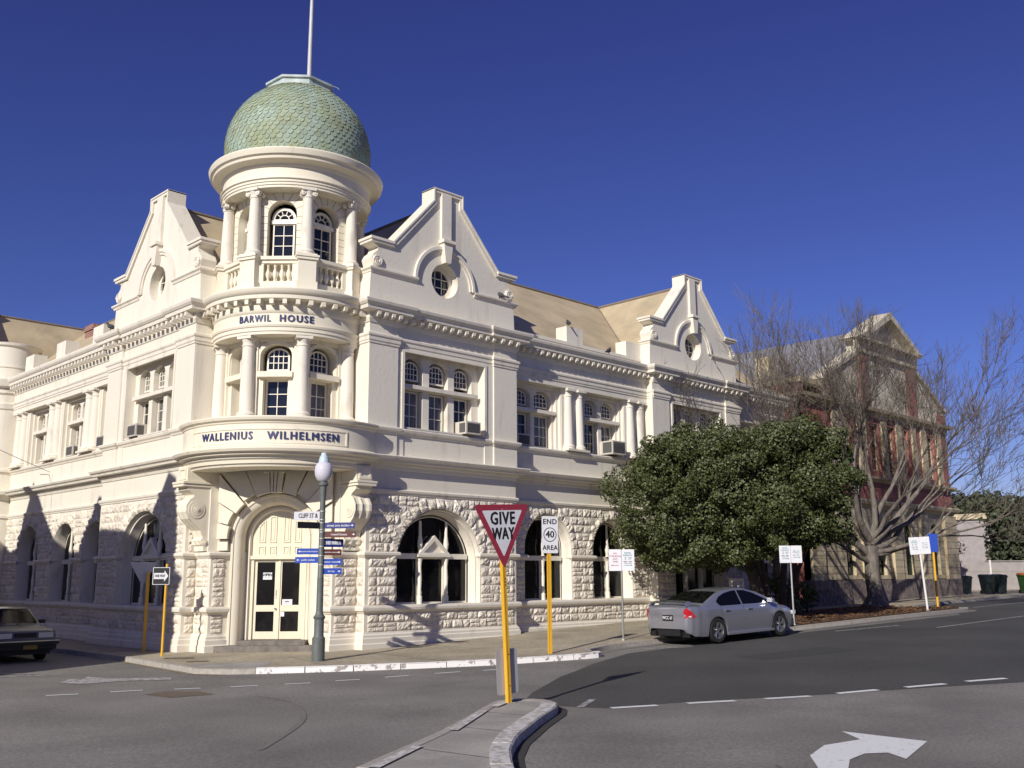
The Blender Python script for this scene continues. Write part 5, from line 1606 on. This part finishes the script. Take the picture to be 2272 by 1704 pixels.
oc, hwo, _ = sedan('parked_car', 'dusty old boxy grey sedan facing the junction in the shade at the left edge', (-7.3, 7.35, RZ(-7.3)), radians(-90), OLD, CARP2)
oc.rotation_euler = (0, 0, radians(-90)); 
m = MB(); m.box(WF, 2.24, 2.262, .66, .77, -.28, .28)
for z in (.68, .71, .74): m.box(WF, 2.262, 2.268, z, z + .008, -.28, .28)
m.build('grille', BLACKP, oc)
for sg in (-1, 1):
    m = MB(); m.box(WF, 2.235, 2.262, .645, .775, min(sg * .34, sg * .72), max(sg * .34, sg * .72)); m.build('headlight', CLEARL, oc)
m = MB(); m.box(WF, 2.18, 2.36, .46, .55, -.85, .85); m.box(WF, 2.2, 2.33, .34, .45, -.8, .8); m.build('bumper', BLACKP, oc)
m = MB(); m.box(WF, 2.18, 2.365, .55, .575, -.86, .86); m.build('bumper_trim', CHROME, oc)
m = MB(); m.box(WF, 2.335, 2.345, .35, .46, -.06, .30); m.build('number_plate', M('dull_yellow_plate', (.25, .17, .03), .5), oc)
for y in (-.3, .1):
    m = MB(); m.tube([(1.18, y, .96), (1.0, y + .35, 1.06)], .008, 4); m.build('wiper', BLACKP, oc)
for sg in (-1, 1):
    m = MB(); m.box(WF, .8, .9, .97, 1.07, min(sg * .82, sg * .98), max(sg * .82, sg * .98)); m.build('wing_mirror', BLACKP, oc)

# ================================================================== trees
def leaf_cloud(name, lobes, n_per, size, mats, parent, seed, ylim=None, aspect=.45):
    rnd = random.Random(seed)
    V = [[] for _ in mats]; Fc = [[] for _ in mats]
    for (cx, cy, cz, r, gk) in lobes:
        for _ in range(int(n_per * r * r)):
            # shell-biased direction
            u = rnd.uniform(-1, 1); a = rnd.uniform(0, 2 * pi); q = sqrt(1 - u * u)
            d = Vector((q * cos(a), q * sin(a), u))
            rr = r * (1 - abs(rnd.gauss(0, .16))) * (1 + .10 * sin(7 * a + cx * 3) * cos(5 * u + cz))
            p = Vector((cx, cy, cz)) + d * rr * 1.0
            p.z = cz + (p.z - cz) * .82
            if ylim is not None and p.y > ylim: continue
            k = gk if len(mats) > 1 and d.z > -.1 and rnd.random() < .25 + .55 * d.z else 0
            # rosette of leaves pointing outwards
            nrm = (d + Vector((rnd.gauss(0, .5), rnd.gauss(0, .5), rnd.gauss(0, .5) + .25))).normalized()
            t1 = nrm.cross(Vector((rnd.gauss(0, 1), rnd.gauss(0, 1), rnd.gauss(0, 1)))).normalized(); t2 = nrm.cross(t1)
            for e in range(2):
                ang = rnd.uniform(0, 2 * pi); s = size * rnd.uniform(.7, 1.3)
                tt = t1 * cos(ang) + t2 * sin(ang) + nrm * .5; tt.normalize(); bb = nrm.cross(tt).normalized() * s * aspect
                b = len(V[k]); o = p
                V[k] += [tuple(o), tuple(o + tt * s * .5 + bb), tuple(o + tt * s), tuple(o + tt * s * .5 - bb)]
                Fc[k].append((b, b + 1, b + 2, b + 3))
    if parent is None: return V, Fc
    for i, mt in enumerate(mats):
        if V[i]: fast_mesh(name, V[i], Fc[i], mt, parent)

# broad evergreen
bx, by = 14.35, -3.15
t1 = thing('evergreen_tree', 'broad dark evergreen tree with dense glossy leaves in front of the long facade', 'tree', (0, 0, 0))
rnd = random.Random(11)
lobes = []
def topz(s):   # silhouette over the lateral coordinate s in metres (+ is to the right in view)
    return 8.2 - .15 * abs(s - .4)**1.35 - (.14 * max(0, -s - 2.2)**1.8)
RV = Vector((.80, -.60)); DV = Vector((.60, .80))
n = 0
cz0 = 5.0
def zhi(q):
    a = 7.75 - .26 * abs(q - 1.9)**1.9 if q > .1 else 7.5 - .17 * abs(q + 1.2)**2.0
    return a
def zlo(q): return 2.15 + .14 * max(0, q + 1.0)**1.2 + (.9 * max(0, -q - 3.6))
for i in range(9000):
    s = rnd.uniform(-4.65, 3.5); dpt = rnd.uniform(-2.7, 2.3); z = rnd.uniform(2.2, 8.0)
    zt_, zb_ = zhi(s) - .35, zlo(s) + .35
    if not zb_ < z < zt_: continue
    sh = sqrt(max(0, 1 - ((z - (zt_ + zb_) / 2) / ((zt_ - zb_) / 2 + .5))**2)) * sqrt(max(0, 1 - ((s + .55) / 4.75)**4))
    e = abs(dpt) / (2.75 * max(.15, sh))
    if e > 1: continue
    if e < .62 and zt_ - z > .7 and z - zb_ > .6 and abs(s) < 4.2: continue
    x, y = bx + RV.x * s + DV.x * dpt, by + RV.y * s + DV.y * dpt
    if y > -.75: continue
    r = rnd.choice((rnd.uniform(.32, .5), rnd.uniform(.5, .95)))
    ok = all((x - l[0])**2 + (y - l[1])**2 + (z - l[2])**2 > (.66 * (r + l[3]))**2 for l in lobes)
    if ok: lobes.append((x, y, z, r, 1 if rnd.random() < .6 else 0))
for i in range(70):
    l = rnd.choice(lobes); d = Vector((l[0] - bx, l[1] - by, l[2] - 4.6)).normalized()
    q = Vector(l[:3]) + d * l[3] * .8
    if q.y < -.5 and q.z > 2.3: lobes.append((q.x, q.y, q.z, rnd.uniform(.2, .34), 1 if rnd.random() < .6 else 0))
core_l = []
for i in range(60):
    s = rnd.uniform(-3.4, 3.4); dpt = rnd.uniform(-1.2, .8); z = rnd.uniform(3.6, 6.6)
    if (s / 3.8)**2 + ((z - 5.1) / 2.0)**2 > 1: continue
    core_l.append((bx + RV.x * s + DV.x * dpt, min(-1.2, by + RV.y * s + DV.y * dpt), z, rnd.uniform(.7, 1.0), 0))
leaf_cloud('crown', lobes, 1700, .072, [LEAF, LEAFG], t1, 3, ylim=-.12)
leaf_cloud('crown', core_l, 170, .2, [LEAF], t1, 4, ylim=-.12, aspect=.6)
m = MB()
def limb(pts, r0, r1, mb, n=8):
    c = curve(pts, 10); mb.tube(c, [r0 + (r1 - r0) * i / 10 for i in range(11)], n)
gz_ = PZ(17)
for pts, r0 in (([(15.6, -3.3, gz_ - .1), (15.2, -3.2, 1.7), (14.1, -3.3, 3.2), (13.0, -3.1, 4.5)], .26), ([(16.6, -2.9, gz_ - .1), (16.2, -3.0, 1.6), (15.6, -3.1, 3.2), (15.2, -3.2, 5)], .2),
                ([(17.4, -3.0, gz_ - .1), (17.3, -3.1, 1.6), (17.3, -3.4, 3.2), (17.4, -4.2, 5)], .17), ([(17.5, -2.95, gz_), (17.9, -3.2, 1.6), (18.2, -3.6, 2.8), (18.6, -4.2, 4)], .12), ([(15.4, -3.2, 2.0), (14.4, -3.7, 3.2), (13.2, -4.1, 4.2)], .14)):
    limb(pts, r0, r0 * .4, m)
m.build('trunk', BARKD, t1, smooth=60)

# bare deciduous tree
def bare_tree(name, label, base, limbs, depth, seed, twig, spread=.5, rtrunk=.42, htrunk=3.0, L0_=3.2, up=.32, flare=1.8, minr=.009):
    rnd = random.Random(seed)
    t = thing(name, label, 'tree', base)
    tr = MB(); br = MB()
    tr.tube(curve([(0, 0, -.2), (.02, 0, .5), (-.05, .02, 1.5), (0, 0, htrunk)], 12), [rtrunk * (flare - (flare - 1) * min(1, i / 4)) * (1 - .012 * i) for i in range(13)], 14)
    tw_v = []; tw_f = []
    def grow(p, d, L, r, k):
        steps = 4 if k > 1 else 3
        pts = [p]; q = p; dd = d.copy()
        for i in range(steps):
            dd = (dd + Vector((rnd.gauss(0, .12), rnd.gauss(0, .12), rnd.gauss(0, .09) + up * .16))).normalized()
            q = q + dd * (L / steps); pts.append(q)
        r1 = r * .62
        rr = [r + (r1 - r) * i / steps for i in range(steps + 1)]
        (tr if r > .05 else br).tube(pts, rr, 8 if r > .08 else (5 if r > .025 else 3), caps=False)
        if k == 0: return
        nb = rnd.choice((2, 3)) if k > 1 else 2
        for i in range(nb):
            src = pts[-1] if i < 2 else pts[-2]
            axis = dd.cross(Vector((rnd.gauss(0, 1), rnd.gauss(0, 1), rnd.gauss(0, 1)))).normalized()
            ang = rnd.uniform(.18, spread) * (1 if i else .45)
            nd = (Matrix.Rotation(ang, 3, axis) @ dd)
            nd = (nd + Vector((0, 0, up * .35))).normalized()
            grow(src, nd, L * rnd.uniform(.67, .86), max(minr, r1 * rnd.uniform(.66, .86)), k - 1)
        # side twigs along the branch
        if k <= 4:
            for i in range(3 if k > 1 else 2):
                s_ = pts[rnd.randint(1, steps)]
                axis = dd.cross(Vector((rnd.gauss(0, 1), rnd.gauss(0, 1), rnd.gauss(0, 1)))).normalized()
                nd = (Matrix.Rotation(rnd.uniform(.4, .8), 3, axis) @ dd + Vector((0, 0, up * .4))).normalized()
                grow(s_, nd, L * rnd.uniform(.4, .62), max(minr, r * .35), max(0, k - 3) if k != 3 else 1)
    for (dx, dy, dz, z0, L, r, k) in limbs:
        grow(Vector((0, 0, z0)), Vector((dx, dy, dz)).normalized(), L, r, k)
    tr.build('trunk', BARK, t, smooth=60)
    br.build('branches', twig, t)
    return t
R2 = Vector((.84, -.54)); D2 = Vector((.54, .84))
def dv(s, d, z): v = R2 * s + D2 * d; return (v.x, v.y, z)
lm = [(*dv(-1.05, .1, .75), 2.2, 3.1, .17, 6), (*dv(-.55, -.35, .95), 2.9, 3.2, .17, 6), (*dv(-.22, .45, 1.1), 3.0, 3.0, .15, 6), (*dv(.15, -.1, 1.2), 3.0, 3.1, .16, 6),
      (*dv(.5, .4, 1.0), 2.9, 3.0, .16, 6), (*dv(.75, -.3, .72), 2.8, 3.2, .16, 6), (*dv(1.0, .1, .38), 2.5, 3.3, .15, 6), (*dv(1.0, -.4, .2), 2.4, 3.0, .12, 6), (*dv(.1, .3, 1.3), 3.0, 2.9, .15, 6), (*dv(-.4, .1, 1.2), 3.0, 2.9, .14, 6), (*dv(.45, -.5, 1.0), 3.0, 2.8, .13, 5), (*dv(1.0, .3, .55), 2.6, 3.5, .14, 6), (*dv(-.75, .3, .9), 2.8, 3.5, .14, 6), (*dv(-.9, -.2, .25), 1.9, 2.0, .12, 5), (*dv(.9, -.4, .12), 2.3, 2.4, .11, 5)]
bare_tree('bare_tree', 'large leafless tree with a pale flared trunk on the mulch bed', (26.9, -2.1, PZ(27)), lm, 6, 5, TWIG, up=.26, spread=.55, minr=.009, htrunk=2.7, flare=2.3, rtrunk=.36)
lm2 = [(*dv(-.6, 0, .8), 1.4, 2.2, .1, 5), (*dv(0, 0, 1), 1.6, 2.4, .1, 5), (*dv(.5, 0, .8), 1.5, 2.2, .1, 5), (*dv(-.9, .2, .5), 1.2, 1.8, .08, 5)]
bare_tree('bare_tree', 'bare tree at the right edge behind the bins', (52.5, -7.2, PZ(52)), lm2, 5, 8, TWIG, rtrunk=.2, htrunk=1.8)
# thin upright bare tree seen above the evergreen
lm3 = [(*dv(-.45, 0, 1), 1.8, 2.7, .08, 5), (*dv(.2, .1, 1), 1.8, 2.8, .08, 5), (*dv(-.1, -.2, 1.1), 2.0, 3.0, .08, 5)]
bare_tree('bare_tree', 'slender leafless tree rising behind the bushy evergreen against the second gable', (18.8, -2.0, PZ(18.8)), lm3, 6, 12, TWIG, rtrunk=.16, htrunk=2.2, spread=.42)

def simple_tree(name, label, x, y, h, r, n, mat_, seed, size=.3, cat='tree', lob=14, zc=None):
    rnd = random.Random(seed); t = thing(name, label, cat, (0, 0, 0)); z0 = PZ(x)
    L = []
    for i in range(lob):
        a = rnd.uniform(0, 2 * pi); q = rnd.uniform(.1, .75) * r; zz = z0 + h * rnd.uniform(.22, .85)
        k = 1 - abs(zz - z0 - h * .5) / h
        L.append((x + q * cos(a) * k, y + q * sin(a) * k, zz, r * rnd.uniform(.32, .5), 0))
    leaf_cloud('crown', L, n, size, [mat_], t, seed)
    m = MB(); m.tube([(x, y, z0 - .1), (x + .05, y, z0 + h * .4), (x, y, z0 + h * .7)], [r * .07, r * .05, r * .02], 8); m.build('trunk', BARKD, t, smooth=50)
simple_tree('round_tree', 'dense dark tree beyond the bins at the far right', 71.5, 4.4, 6.0, 5.6, 110, LEAFF, 21, .3, lob=44)
simple_tree('round_tree', 'hazy brown-green tree far behind the street end', 104, 22.0, 10, 6.5, 60, LEAFF, 22, .4, lob=20)
simple_tree('round_tree', 'far low green tree at the right edge of the view', 108, 12, 9.5, 6.5, 60, LEAFF, 25, .4, lob=18)
simple_tree('flowering_bush', 'pale pink flowering bush against the corner of the brick and cream building', 46.6, 2.6, 4.4, 1.5, 200, M('blossom', (.5, .36, .36), .8, island=.3), 23, .12, cat='bush')
simple_tree('low_bush', 'yellow-green bush at the foot of the evergreen beside the silver car', 19.0, -1.9, 1.6, .9, 420, LEAFB, 24, .11, cat='bush', lob=12)
simple_tree('low_bush', 'small leafy bush on the bed behind the parking sign pole', 20.6, -2.2, 1.2, .7, 420, LEAFB, 26, .11, cat='bush', lob=9)
# fallen leaves and ground clutter on the bed
V = []; Fc = []; rnd = random.Random(5)
for i in range(2600):
    x = rnd.uniform(12, 27); y = rnd.uniform(-5.9, -1.6); z = PZ(x) + .03; a = rnd.uniform(0, 6.3); s = rnd.uniform(.03, .08)
    b = len(V); V += [(x + s * cos(a + k * 1.57), y + s * sin(a + k * 1.57), z + rnd.uniform(0, .04)) for k in range(4)]; Fc.append((b, b + 1, b + 2, b + 3))
o = fast_mesh('fallen_leaves', V, Fc, M('leaf_litter', (.17, .085, .035), .9, island=.6)); o['kind'] = 'stuff'
tag(o, 'brown fallen leaves scattered over the mulch bed', 'leaves')

# ================================================================== bins, box, planter
def bin_(loc, rz, body, lid, label, s=1.0):
    t = thing('wheelie_bin', label, 'bin', loc, rz, 'wheelie bins on the far footpath')
    m = MB(); b, c = (.22, .25), (.29, .34)
    V = [(-b[0], -b[1], .06), (b[0], -b[1], .06), (b[0], b[1], .06), (-b[0], b[1], .06), (-c[0], -c[1], .95), (c[0], -c[1], .95), (c[0], c[1], .95), (-c[0], c[1], .95)]
    m.add(V, [(0, 1, 2, 3), (0, 1, 5, 4), (1, 2, 6, 5), (2, 3, 7, 6), (3, 0, 4, 7)]); m.box(LF, -.31, .31, .9, .96, -.36, .36)
    m.box(LF, -.12, .12, .6, .82, -.335, -.3); m.build('bin_body', body, t)
    m = MB(); V = [(-.32, -.38, .96), (.32, -.38, .96), (.32, .38, .99), (-.32, .38, .99), (-.27, -.3, 1.04), (.27, -.3, 1.04), (.27, .34, 1.08), (-.27, .34, 1.08)]
    m.add(V, [(0, 1, 2, 3), (4, 5, 6, 7), (0, 1, 5, 4), (1, 2, 6, 5), (2, 3, 7, 6), (3, 0, 4, 7)]); m.tube([(-.25, .42, .97), (.25, .42, .97)], .02, 8); m.build('lid', lid, t)
    m = MB()
    for sx in (-.24, .24): m.tube([(sx - .03, .24, .1), (sx + .03, .24, .1)], .1, 16)
    m.build('wheel', BLACKP, t)
    t.scale = (s, s, s)
VR = radians(-40)
bin_((42.3, 1.0, PZ(42.3)), VR, BING, BINY, 'green wheelie bin with a yellow lid behind the yellow post', 1.08)
bin_((44.15, .6, PZ(44)), VR, BINB, BINB, 'single black wheelie bin right of the white planter')
bin_((44.35, -.6, PZ(44.3)), VR, BINB, BINB, 'black wheelie bin, left one of the touching pair', 1.05)
bin_((44.75, -1.15, PZ(44.7)), VR, BINB, BINB, 'black wheelie bin, right one of the touching pair', 1.05)
bin_((45.6, -2.35, PZ(45.6)), VR, BING, BINR, 'green wheelie bin with an orange lid at the right edge', 1.1)
t = thing('planter', 'white square planter pot with a small shrub by the building corner', 'planter', (43.9, 1.6, PZ(44)), VR)
m = MB(); V = [(-.28, -.28, 0), (.28, -.28, 0), (.28, .28, 0), (-.28, .28, 0), (-.38, -.38, .62), (.38, -.38, .62), (.38, .38, .62), (-.38, .38, .62)]
m.add(V, [(0, 1, 2, 3), (4, 5, 6, 7), (0, 1, 5, 4), (1, 2, 6, 5), (2, 3, 7, 6), (3, 0, 4, 7)]); m.build('pot', WHITEP, t)
V, Fc = leaf_cloud('x', [(0, 0, 1.2, .3, 0), (.1, 0, 1.5, .25, 0)], 900, .07, [LEAFB], None, 2); fast_mesh('shrub', V[0], Fc[0], LEAFB, t)
m = MB(); m.tube([(0, 0, .6), (.03, 0, 1.2)], .03, 6); m.build('stem', BARKD, t)
t = thing('meter_box', 'pale louvred cabinet standing by the trunks behind the silver car', 'cabinet', (14.9, -2.6, PZ(14.9)), VR)
m = MB(); m.box(LF, -.24, .24, 0, 1.5, -.15, .15); m.build('cabinet', WHITEP, t)
m = MB()
for i in range(4): m.box(LF, -.2 + .1 * i, -.14 + .1 * i, .2, 1.4, -.158, -.15)
m.build('louvres', SGREY, t)

# ================================================================== neighbour at the right
t = thing('brick_building', 'red brick and cream building with a tall pedimented gable, half hidden by the bare tree', 'building', (0, 0, 0))
PY = .5
Fp = FR(PY)
bw = MB(); oW = [(32.95 - .35, 1.0)]
wl = MB(); wins_ = [(33.0, 33.9), (36.3, 37.3), (39.7, 40.7), (29.6, 30.5)]
hs_ = [arch((a + b) / 2, 4.3, (b - a) / 2, 1.95, 12) for a, b in wins_]
wl.prism(rect(26.0, 43.0, 1.75, 5.6), Fp, 0, .35, holes=hs_)
wl.box(WF, 42.4, 42.98, 1.75, 5.6, PY + .02, 14)
# rusticated piers standing forward
for a, b in ((26.0, 27.2), (31.2, 32.3), (34.6, 35.6), (38.2, 39.1), (41.4, 43.02)): wl.box(Fp, a, b, 1.7, 5.3, -.16, .02)
wl.build('ground_floor_wall', POCREAM, t)
m = MB()
for i in range(10):
    z = 2.0 + .36 * i
    for a, b in ((26.0, 27.2), (31.2, 32.3), (34.6, 35.6), (38.2, 39.1), (41.4, 43.02)): m.box(Fp, a + .001, b - .001, z, z + .03, -.163, -.1)
    for a, b in ((27.2, 29.5), (30.6, 31.2), (32.3, 32.9), (34.0, 34.6), (35.6, 36.2), (37.4, 38.2), (39.1, 39.6), (40.8, 41.4)): m.box(Fp, a, b, z, z + .03, -.003, .05)
m.build('rustication_joints', DARKSTONE, t)
m = MB(); m.box(Fp, 25.95, 43.05, .2, 1.72, -.2, .4); m.box(WF, 42.5, 43.05, .2, 1.72, PY + .3, 14); m.build('stone_base', POSTONE, t)
for a, b in wins_: window(Fp, a + .02, b - .02, 1.97, 4.3 + (b - a) / 2 - .02, .2, 2, 4, head=(b - a) / 2 - .02, parent=t, fr=.1, bar=.04).data.materials[0] = POGREEN
m = MB()
PG = [(0, 5.35), (.05, 5.36), (.08, 5.5), (.3, 5.55), (.35, 5.7), (.3, 5.78), (0, 5.8)]
pth = [(26.0, 6), (26.0, 0), (43.0, 0), (43.0, 8)]
m.sweep(pth, PG, Fp)
m.sweep(pth, [(0, 6.75), (.06, 6.76), (.1, 6.85), (.28, 6.9), (.3, 7.02), (0, 7.06)], Fp)
m.sweep(pth, [(0, 10.3), (.06, 10.32), (.1, 10.45), (.35, 10.5), (.4, 10.66), (0, 10.72)], Fp)
m.build('string_course', POCREAM, t)
m = MB(); hs_ = [rect(a, b, 7.35, 9.9) for a, b in ((30.0, 31.0), (33.1, 34.1), (35.0, 36.0), (36.9, 37.7), (40.2, 41.2))]
m.prism(rect(26.0, 43.0, 5.6, 10.4), Fp, 0, .35, holes=hs_); m.box(WF, 26.0, 26.3, .2, 11.2, PY + .02, 14); m.box(WF, 42.7, 42.99, 5.6, 10.4, PY + .02, 14)
m.box(WF, 28.6, 42.9, .5, 10.4, 13.7, 14)
m.build('brick_wall', BRICKR, t)
m = MB()
for a, b in ((28.9, 29.8), (31.6, 32.5), (34.3, 34.9), (36.1, 36.8), (38.1, 38.6), (39.3, 40.0), (41.4, 42.0)):
    m = MB(); m.box(Fp, a, b, 7.06, 10.3, -.1, .0); m.build('pilaster', POCREAM, t)
for a, b in ((30.0, 31.0), (33.1, 34.1), (35.0, 36.0), (36.9, 37.7), (40.2, 41.2)): window(Fp, a, b, 7.35, 9.9, .2, 2, 4, parent=t, fr=.1).data.materials[0] = POCREAM
# gable
m = MB(); c = 35.65
gout = [(28.3, 10.5), (43.0, 10.5), (43.0, 11.4), (39.0, 13.4), (38.9, 14.3), (c, 16.1), (32.3, 14.3), (32.2, 13.4), (28.3, 11.6)]
m.prism(gout, Fp, .0, .6, back=True); m.build('gable', POPALE, t)
m = MB()
for a, b, h in ((32.2, 33.2, 13.6), (38.0, 39.0, 13.6), (28.5, 29.6, 11.6), (41.8, 42.9, 11.3)):
    m = MB(); m.box(Fp, a, b, 10.72, h, -.12, 0); m.build('brick_pilaster', BRICKR, t)
m = MB()
m.box(Fp, 31.9, 39.3, 13.65, 14.3, -.2, -.0); m.box(Fp, 31.8, 39.4, 14.3, 14.42, -.5, .6)
for (a, b) in (((31.7, 14.35), (c, 16.35)), ((c, 16.35), (39.6, 14.35))):
    q = [a, b, (b[0], b[1] - .38), (a[0] + (.6 if a[0] < c else 0), a[1] + (0 if a[0] < c else -.38))]
    q = [a, b, (b[0] + (0 if b[0] == c else -.7), b[1] - (.38 if b[0] == c else 0)), (a[0] + (0 if a[0] == c else .7), a[1] - (.38 if a[0] == c else 0))]
    m.prism(q, Fp, -.5, .65, back=True)
for (a, b) in (((28.2, 11.65), (32.1, 13.5)), ((39.1, 13.5), (43.1, 11.45))):
    m.prism([a, b, (b[0], b[1] + .22), (a[0], a[1] + .22)], Fp, -.14, .66, back=True)
m.build('pediment', POPALE, t)
m = MB(); m.add([(28.4, PY + .5, 11.5), (28.4, 14, 11.5), (c, 14, 15.6), (c, PY + .5, 15.6)], [(0, 1, 2, 3)]); m.add([(42.9, PY + .5, 11.3), (42.9, 14, 11.3), (c, 14, 15.6), (c, PY + .5, 15.6)], [(0, 1, 2, 3)])
m.add([(26, PY, 11.3), (28.6, PY, 11.3), (28.6, 14, 11.3), (26, 14, 11.3)], [(0, 1, 2, 3)]); m.add([(28.3, 14, 11.3), (42.9, 14, 11.3), (c, 14, 15.6)], [(0, 1, 2)])
m.build('roof', GREYROOF, t)
m = MB(); m.box(WF, 25.9, 28.4, 11.2, 11.45, PY - .1, 14); m.build('coping', POCREAM, t)
m = MB(); m.box(WF, 26.8, 27.6, 11.4, 12.5, 5.5, 6.5); m.build('chimney', WHITEP, t)
m = MB(); m.box(WF, 26.8, 27.6, 11.4, 12.9, 2.6, 3.4); m.build('chimney', POCREAM, t)
# what stands behind the long front
t = thing('white_outbuilding', 'low white building with a grey roof seen between the long front and the brick building', 'building', (0, 0, 0))
m = MB(); m.box(WF, 23.95, 25.9, 0, 9.6, 5.5, 14); m.box(WF, 24.0, 25.95, 0, 10.6, 8, 16); m.build('wall', WHITEP, t)
m = MB(); m.add([(23.9, 8, 10.6), (26, 8, 10.6), (26, 12, 12.6), (23.9, 12, 12.6)], [(0, 1, 2, 3)]); m.build('roof', GREYROOF, t)
m = MB(); m.box(WF, 23.92, 26.0, -.2, 4.6, 1.5, 1.8); m.box(WF, 23.92, 26.0, 4.6, 9.4, 3.0, 3.3); m.build('gate_wall', DARKSTONE, t)

# far right: wall, fence, low pale building
t = thing('boundary_wall', 'long low pale wall with a light rail and posts behind the bins', 'wall', (0, 0, 0))
z0 = PZ(52)
wa, wb_ = (46.0, 8.5), (60.5, -5.0)
def WL(u, z, d):
    L = sqrt((wb_[0] - wa[0])**2 + (wb_[1] - wa[1])**2); ex, ey = (wb_[0] - wa[0]) / L, (wb_[1] - wa[1]) / L
    return (wa[0] + ex * u - ey * d, wa[1] + ey * u + ex * d, z)
m = MB(); m.box(WL, 0, 24, z0 - .6, z0 + .62, 0, .3); m.build('wall', FENCEM, t)
for i in range(9):
    m = MB(); m.box(WL, 1.5 + i * 2.6 - .05, 1.5 + i * 2.6 + .05, z0 + .6, z0 + 1.95, .1, .2); m.build('post', WHITEP, t)
m = MB()
for z in (1.85, 1.2): m.box(WL, 0, 24, z0 + z, z0 + z + .06, .12, .17)
m.prism(rect(0, 24, z0 + .62, z0 + 1.8), WL, .14, .15); m.build('rail_panel', FENCEM, t)
t = thing('low_building', 'long low pale building beyond the dark tree at the far right', 'building', (0, 0, 0))
m = MB(); m.box(WF, 96, 103, 0, 7.9, 4, 26); m.build('wall', FENCEM, t)
m = MB(); m.box(WF, 95.7, 103.3, 7.9, 8.5, 3.5, 26.5); m.build('fascia', POCREAM, t)

# ================================================================== birds
def pigeon(p, rz, label):
    m = MB(); prof = []
    m.tube([(-.17, 0, .05), (-.1, 0, .08), (-.02, 0, .11), (.06, 0, .14), (.09, 0, .18), (.11, 0, .215), (.135, 0, .22), (.16, 0, .215)], [.012, .03, .065, .06, .035, .03, .028, .004], 10)
    m.tube([(-.24, 0, .03), (-.16, 0, .055), (-.05, 0, .1)], [.025, .03, .03], 6)
    for s in (-.02, .02): m.tube([(.02, s, .08), (.025, s, .0)], .006, 4)
    o = m.build('pigeon', PIGEON, None, smooth=60); o.location = p; o.rotation_euler = (0, 0, rz); o.scale = (1.25,) * 3
    tag(o, label, 'bird', 'pigeons on the roofs and ledges')
pigeon((5.35, -.02, 11.19), 2.2, 'pigeon on the ledge at the foot of the big right gable')
pigeon((9.35, .5, 11.02), 1.0, 'pigeon on top of the white parapet block')
pigeon((10.9, -.1, 10.11), .3, 'pigeon perched on the cornice of the recessed front')
pigeon((-.9, 6.45, 14.04), .4, 'pigeon on the roof ridge left of the dome')
pigeon((-3.5, 10.3, 10.44), 2.6, 'pigeon on the parapet left of the sunlit gable')

# overhead wire on the left front
m = MB(); m.tube([(-3.4, 15.2, 5.9), (-4.6, 14.8, 6.25), (-11, 12.5, 8.2)], .012, 4); m.tube([(-3.3, 15.6, 5.85), (-3.75, 15.2, 5.8)], .02, 5)
o = m.build('overhead_wire', SGREY); tag(o, 'thin overhead cable fixed to the left front with a bracket', 'cable')

# ================================================================== buildings across the side street (they cast the jagged shade)
t = thing('gabled_terrace', 'terrace across the side street whose spired roofline shades the left front', 'building', (0, 0, 0))
LX = 12.0
ky, kz = LX / 2.75, LX * 2.926 * math.tan(radians(27.5)) / 2.75
def cast(y, z): return (y - ky, z + kz)      # place on the facade line that throws a shadow at (y, z)
sil = [(3.92, -.5), (4.05, 1.4), (3.7, 2.0), (4.15, 2.2), (4.15, 3.4), (4.45, 4.9), (4.95, 5.1), (5.3, 4.6), (5.7, 4.1), (5.6, 3.7), (7.6, 3.45), (9.2, 3.55), (10.4, 3.55), (10.45, 4.9), (10.8, 5.0), (11.2, 4.4), (11.8, 3.8), (12.0, 3.15),
       (12.8, 3.1), (14.5, 3.6), (16.0, 4.85), (17.05, 5.9), (17.65, 4.8), (18.3, 3.4), (19, 3.25), (19.7, 3.55), (20.4, 3.8), (21.5, 4.8), (22.4, 3.5), (26, 3.4), (32, 3.4), (32, -.5)]
pts = [cast(y, z) for y, z in sil]
pts = [(y, max(z, -1)) for y, z in pts]
pts = [(pts[0][0] - .1, -1)] + pts + [(pts[-1][0], -1)]
m = MB()
FX = lambda y, z, d: (-3.65 - LX - d, y, z)
m.prism(pts, FX, 0, .8, back=True)
m.build('facade', CREAM, t)
m = MB(); m.box(WF, -30, -3.65 - LX - .8, -1, 7.5, pts[1][0] + .5, 28); m.build('wall', BRICK, t)

t = thing('sky_blocker_shops', 'unseen row of shopfronts added behind the viewpoint to block sky light on both fronts', 'building', (0, 0, 0))  # unseen row, added to cover part of the sky and deepen the shade
for i, (x0_, x1_, h, mt) in enumerate([(-34, -20, 9, POCREAM), (-20, -6, 12, CREAM), (-6, 10, 10.5, BRICK), (10, 30, 12, CREAM), (30, 55, 11, POCREAM)]):
    m = MB(); F_ = lambda u, z, d: (u, -42 - d, z)
    n = int((x1_ - x0_) / 3.2); st_ = (x1_ - x0_) / n
    hl = []
    for k in range(n):
        a = x0_ + st_ * k + .8; b = x0_ + st_ * (k + 1) - .8
        hl += [rect(a - .4, b + .4, .5, 3.2), rect(a, b, 5, 7.4)]
    m.prism(rect(x0_, x1_, -1, h), F_, 0, .4, holes=hl); m.box(F_, x0_, x1_, 3.9, 4.2, -.5, 0); m.box(F_, x0_, x1_, h - .6, h - .2, -.4, 0)
    m.box(F_, x0_ + .05, x1_ - .05, -1, h - .1, .6, 10); m.build('facade', mt, t)
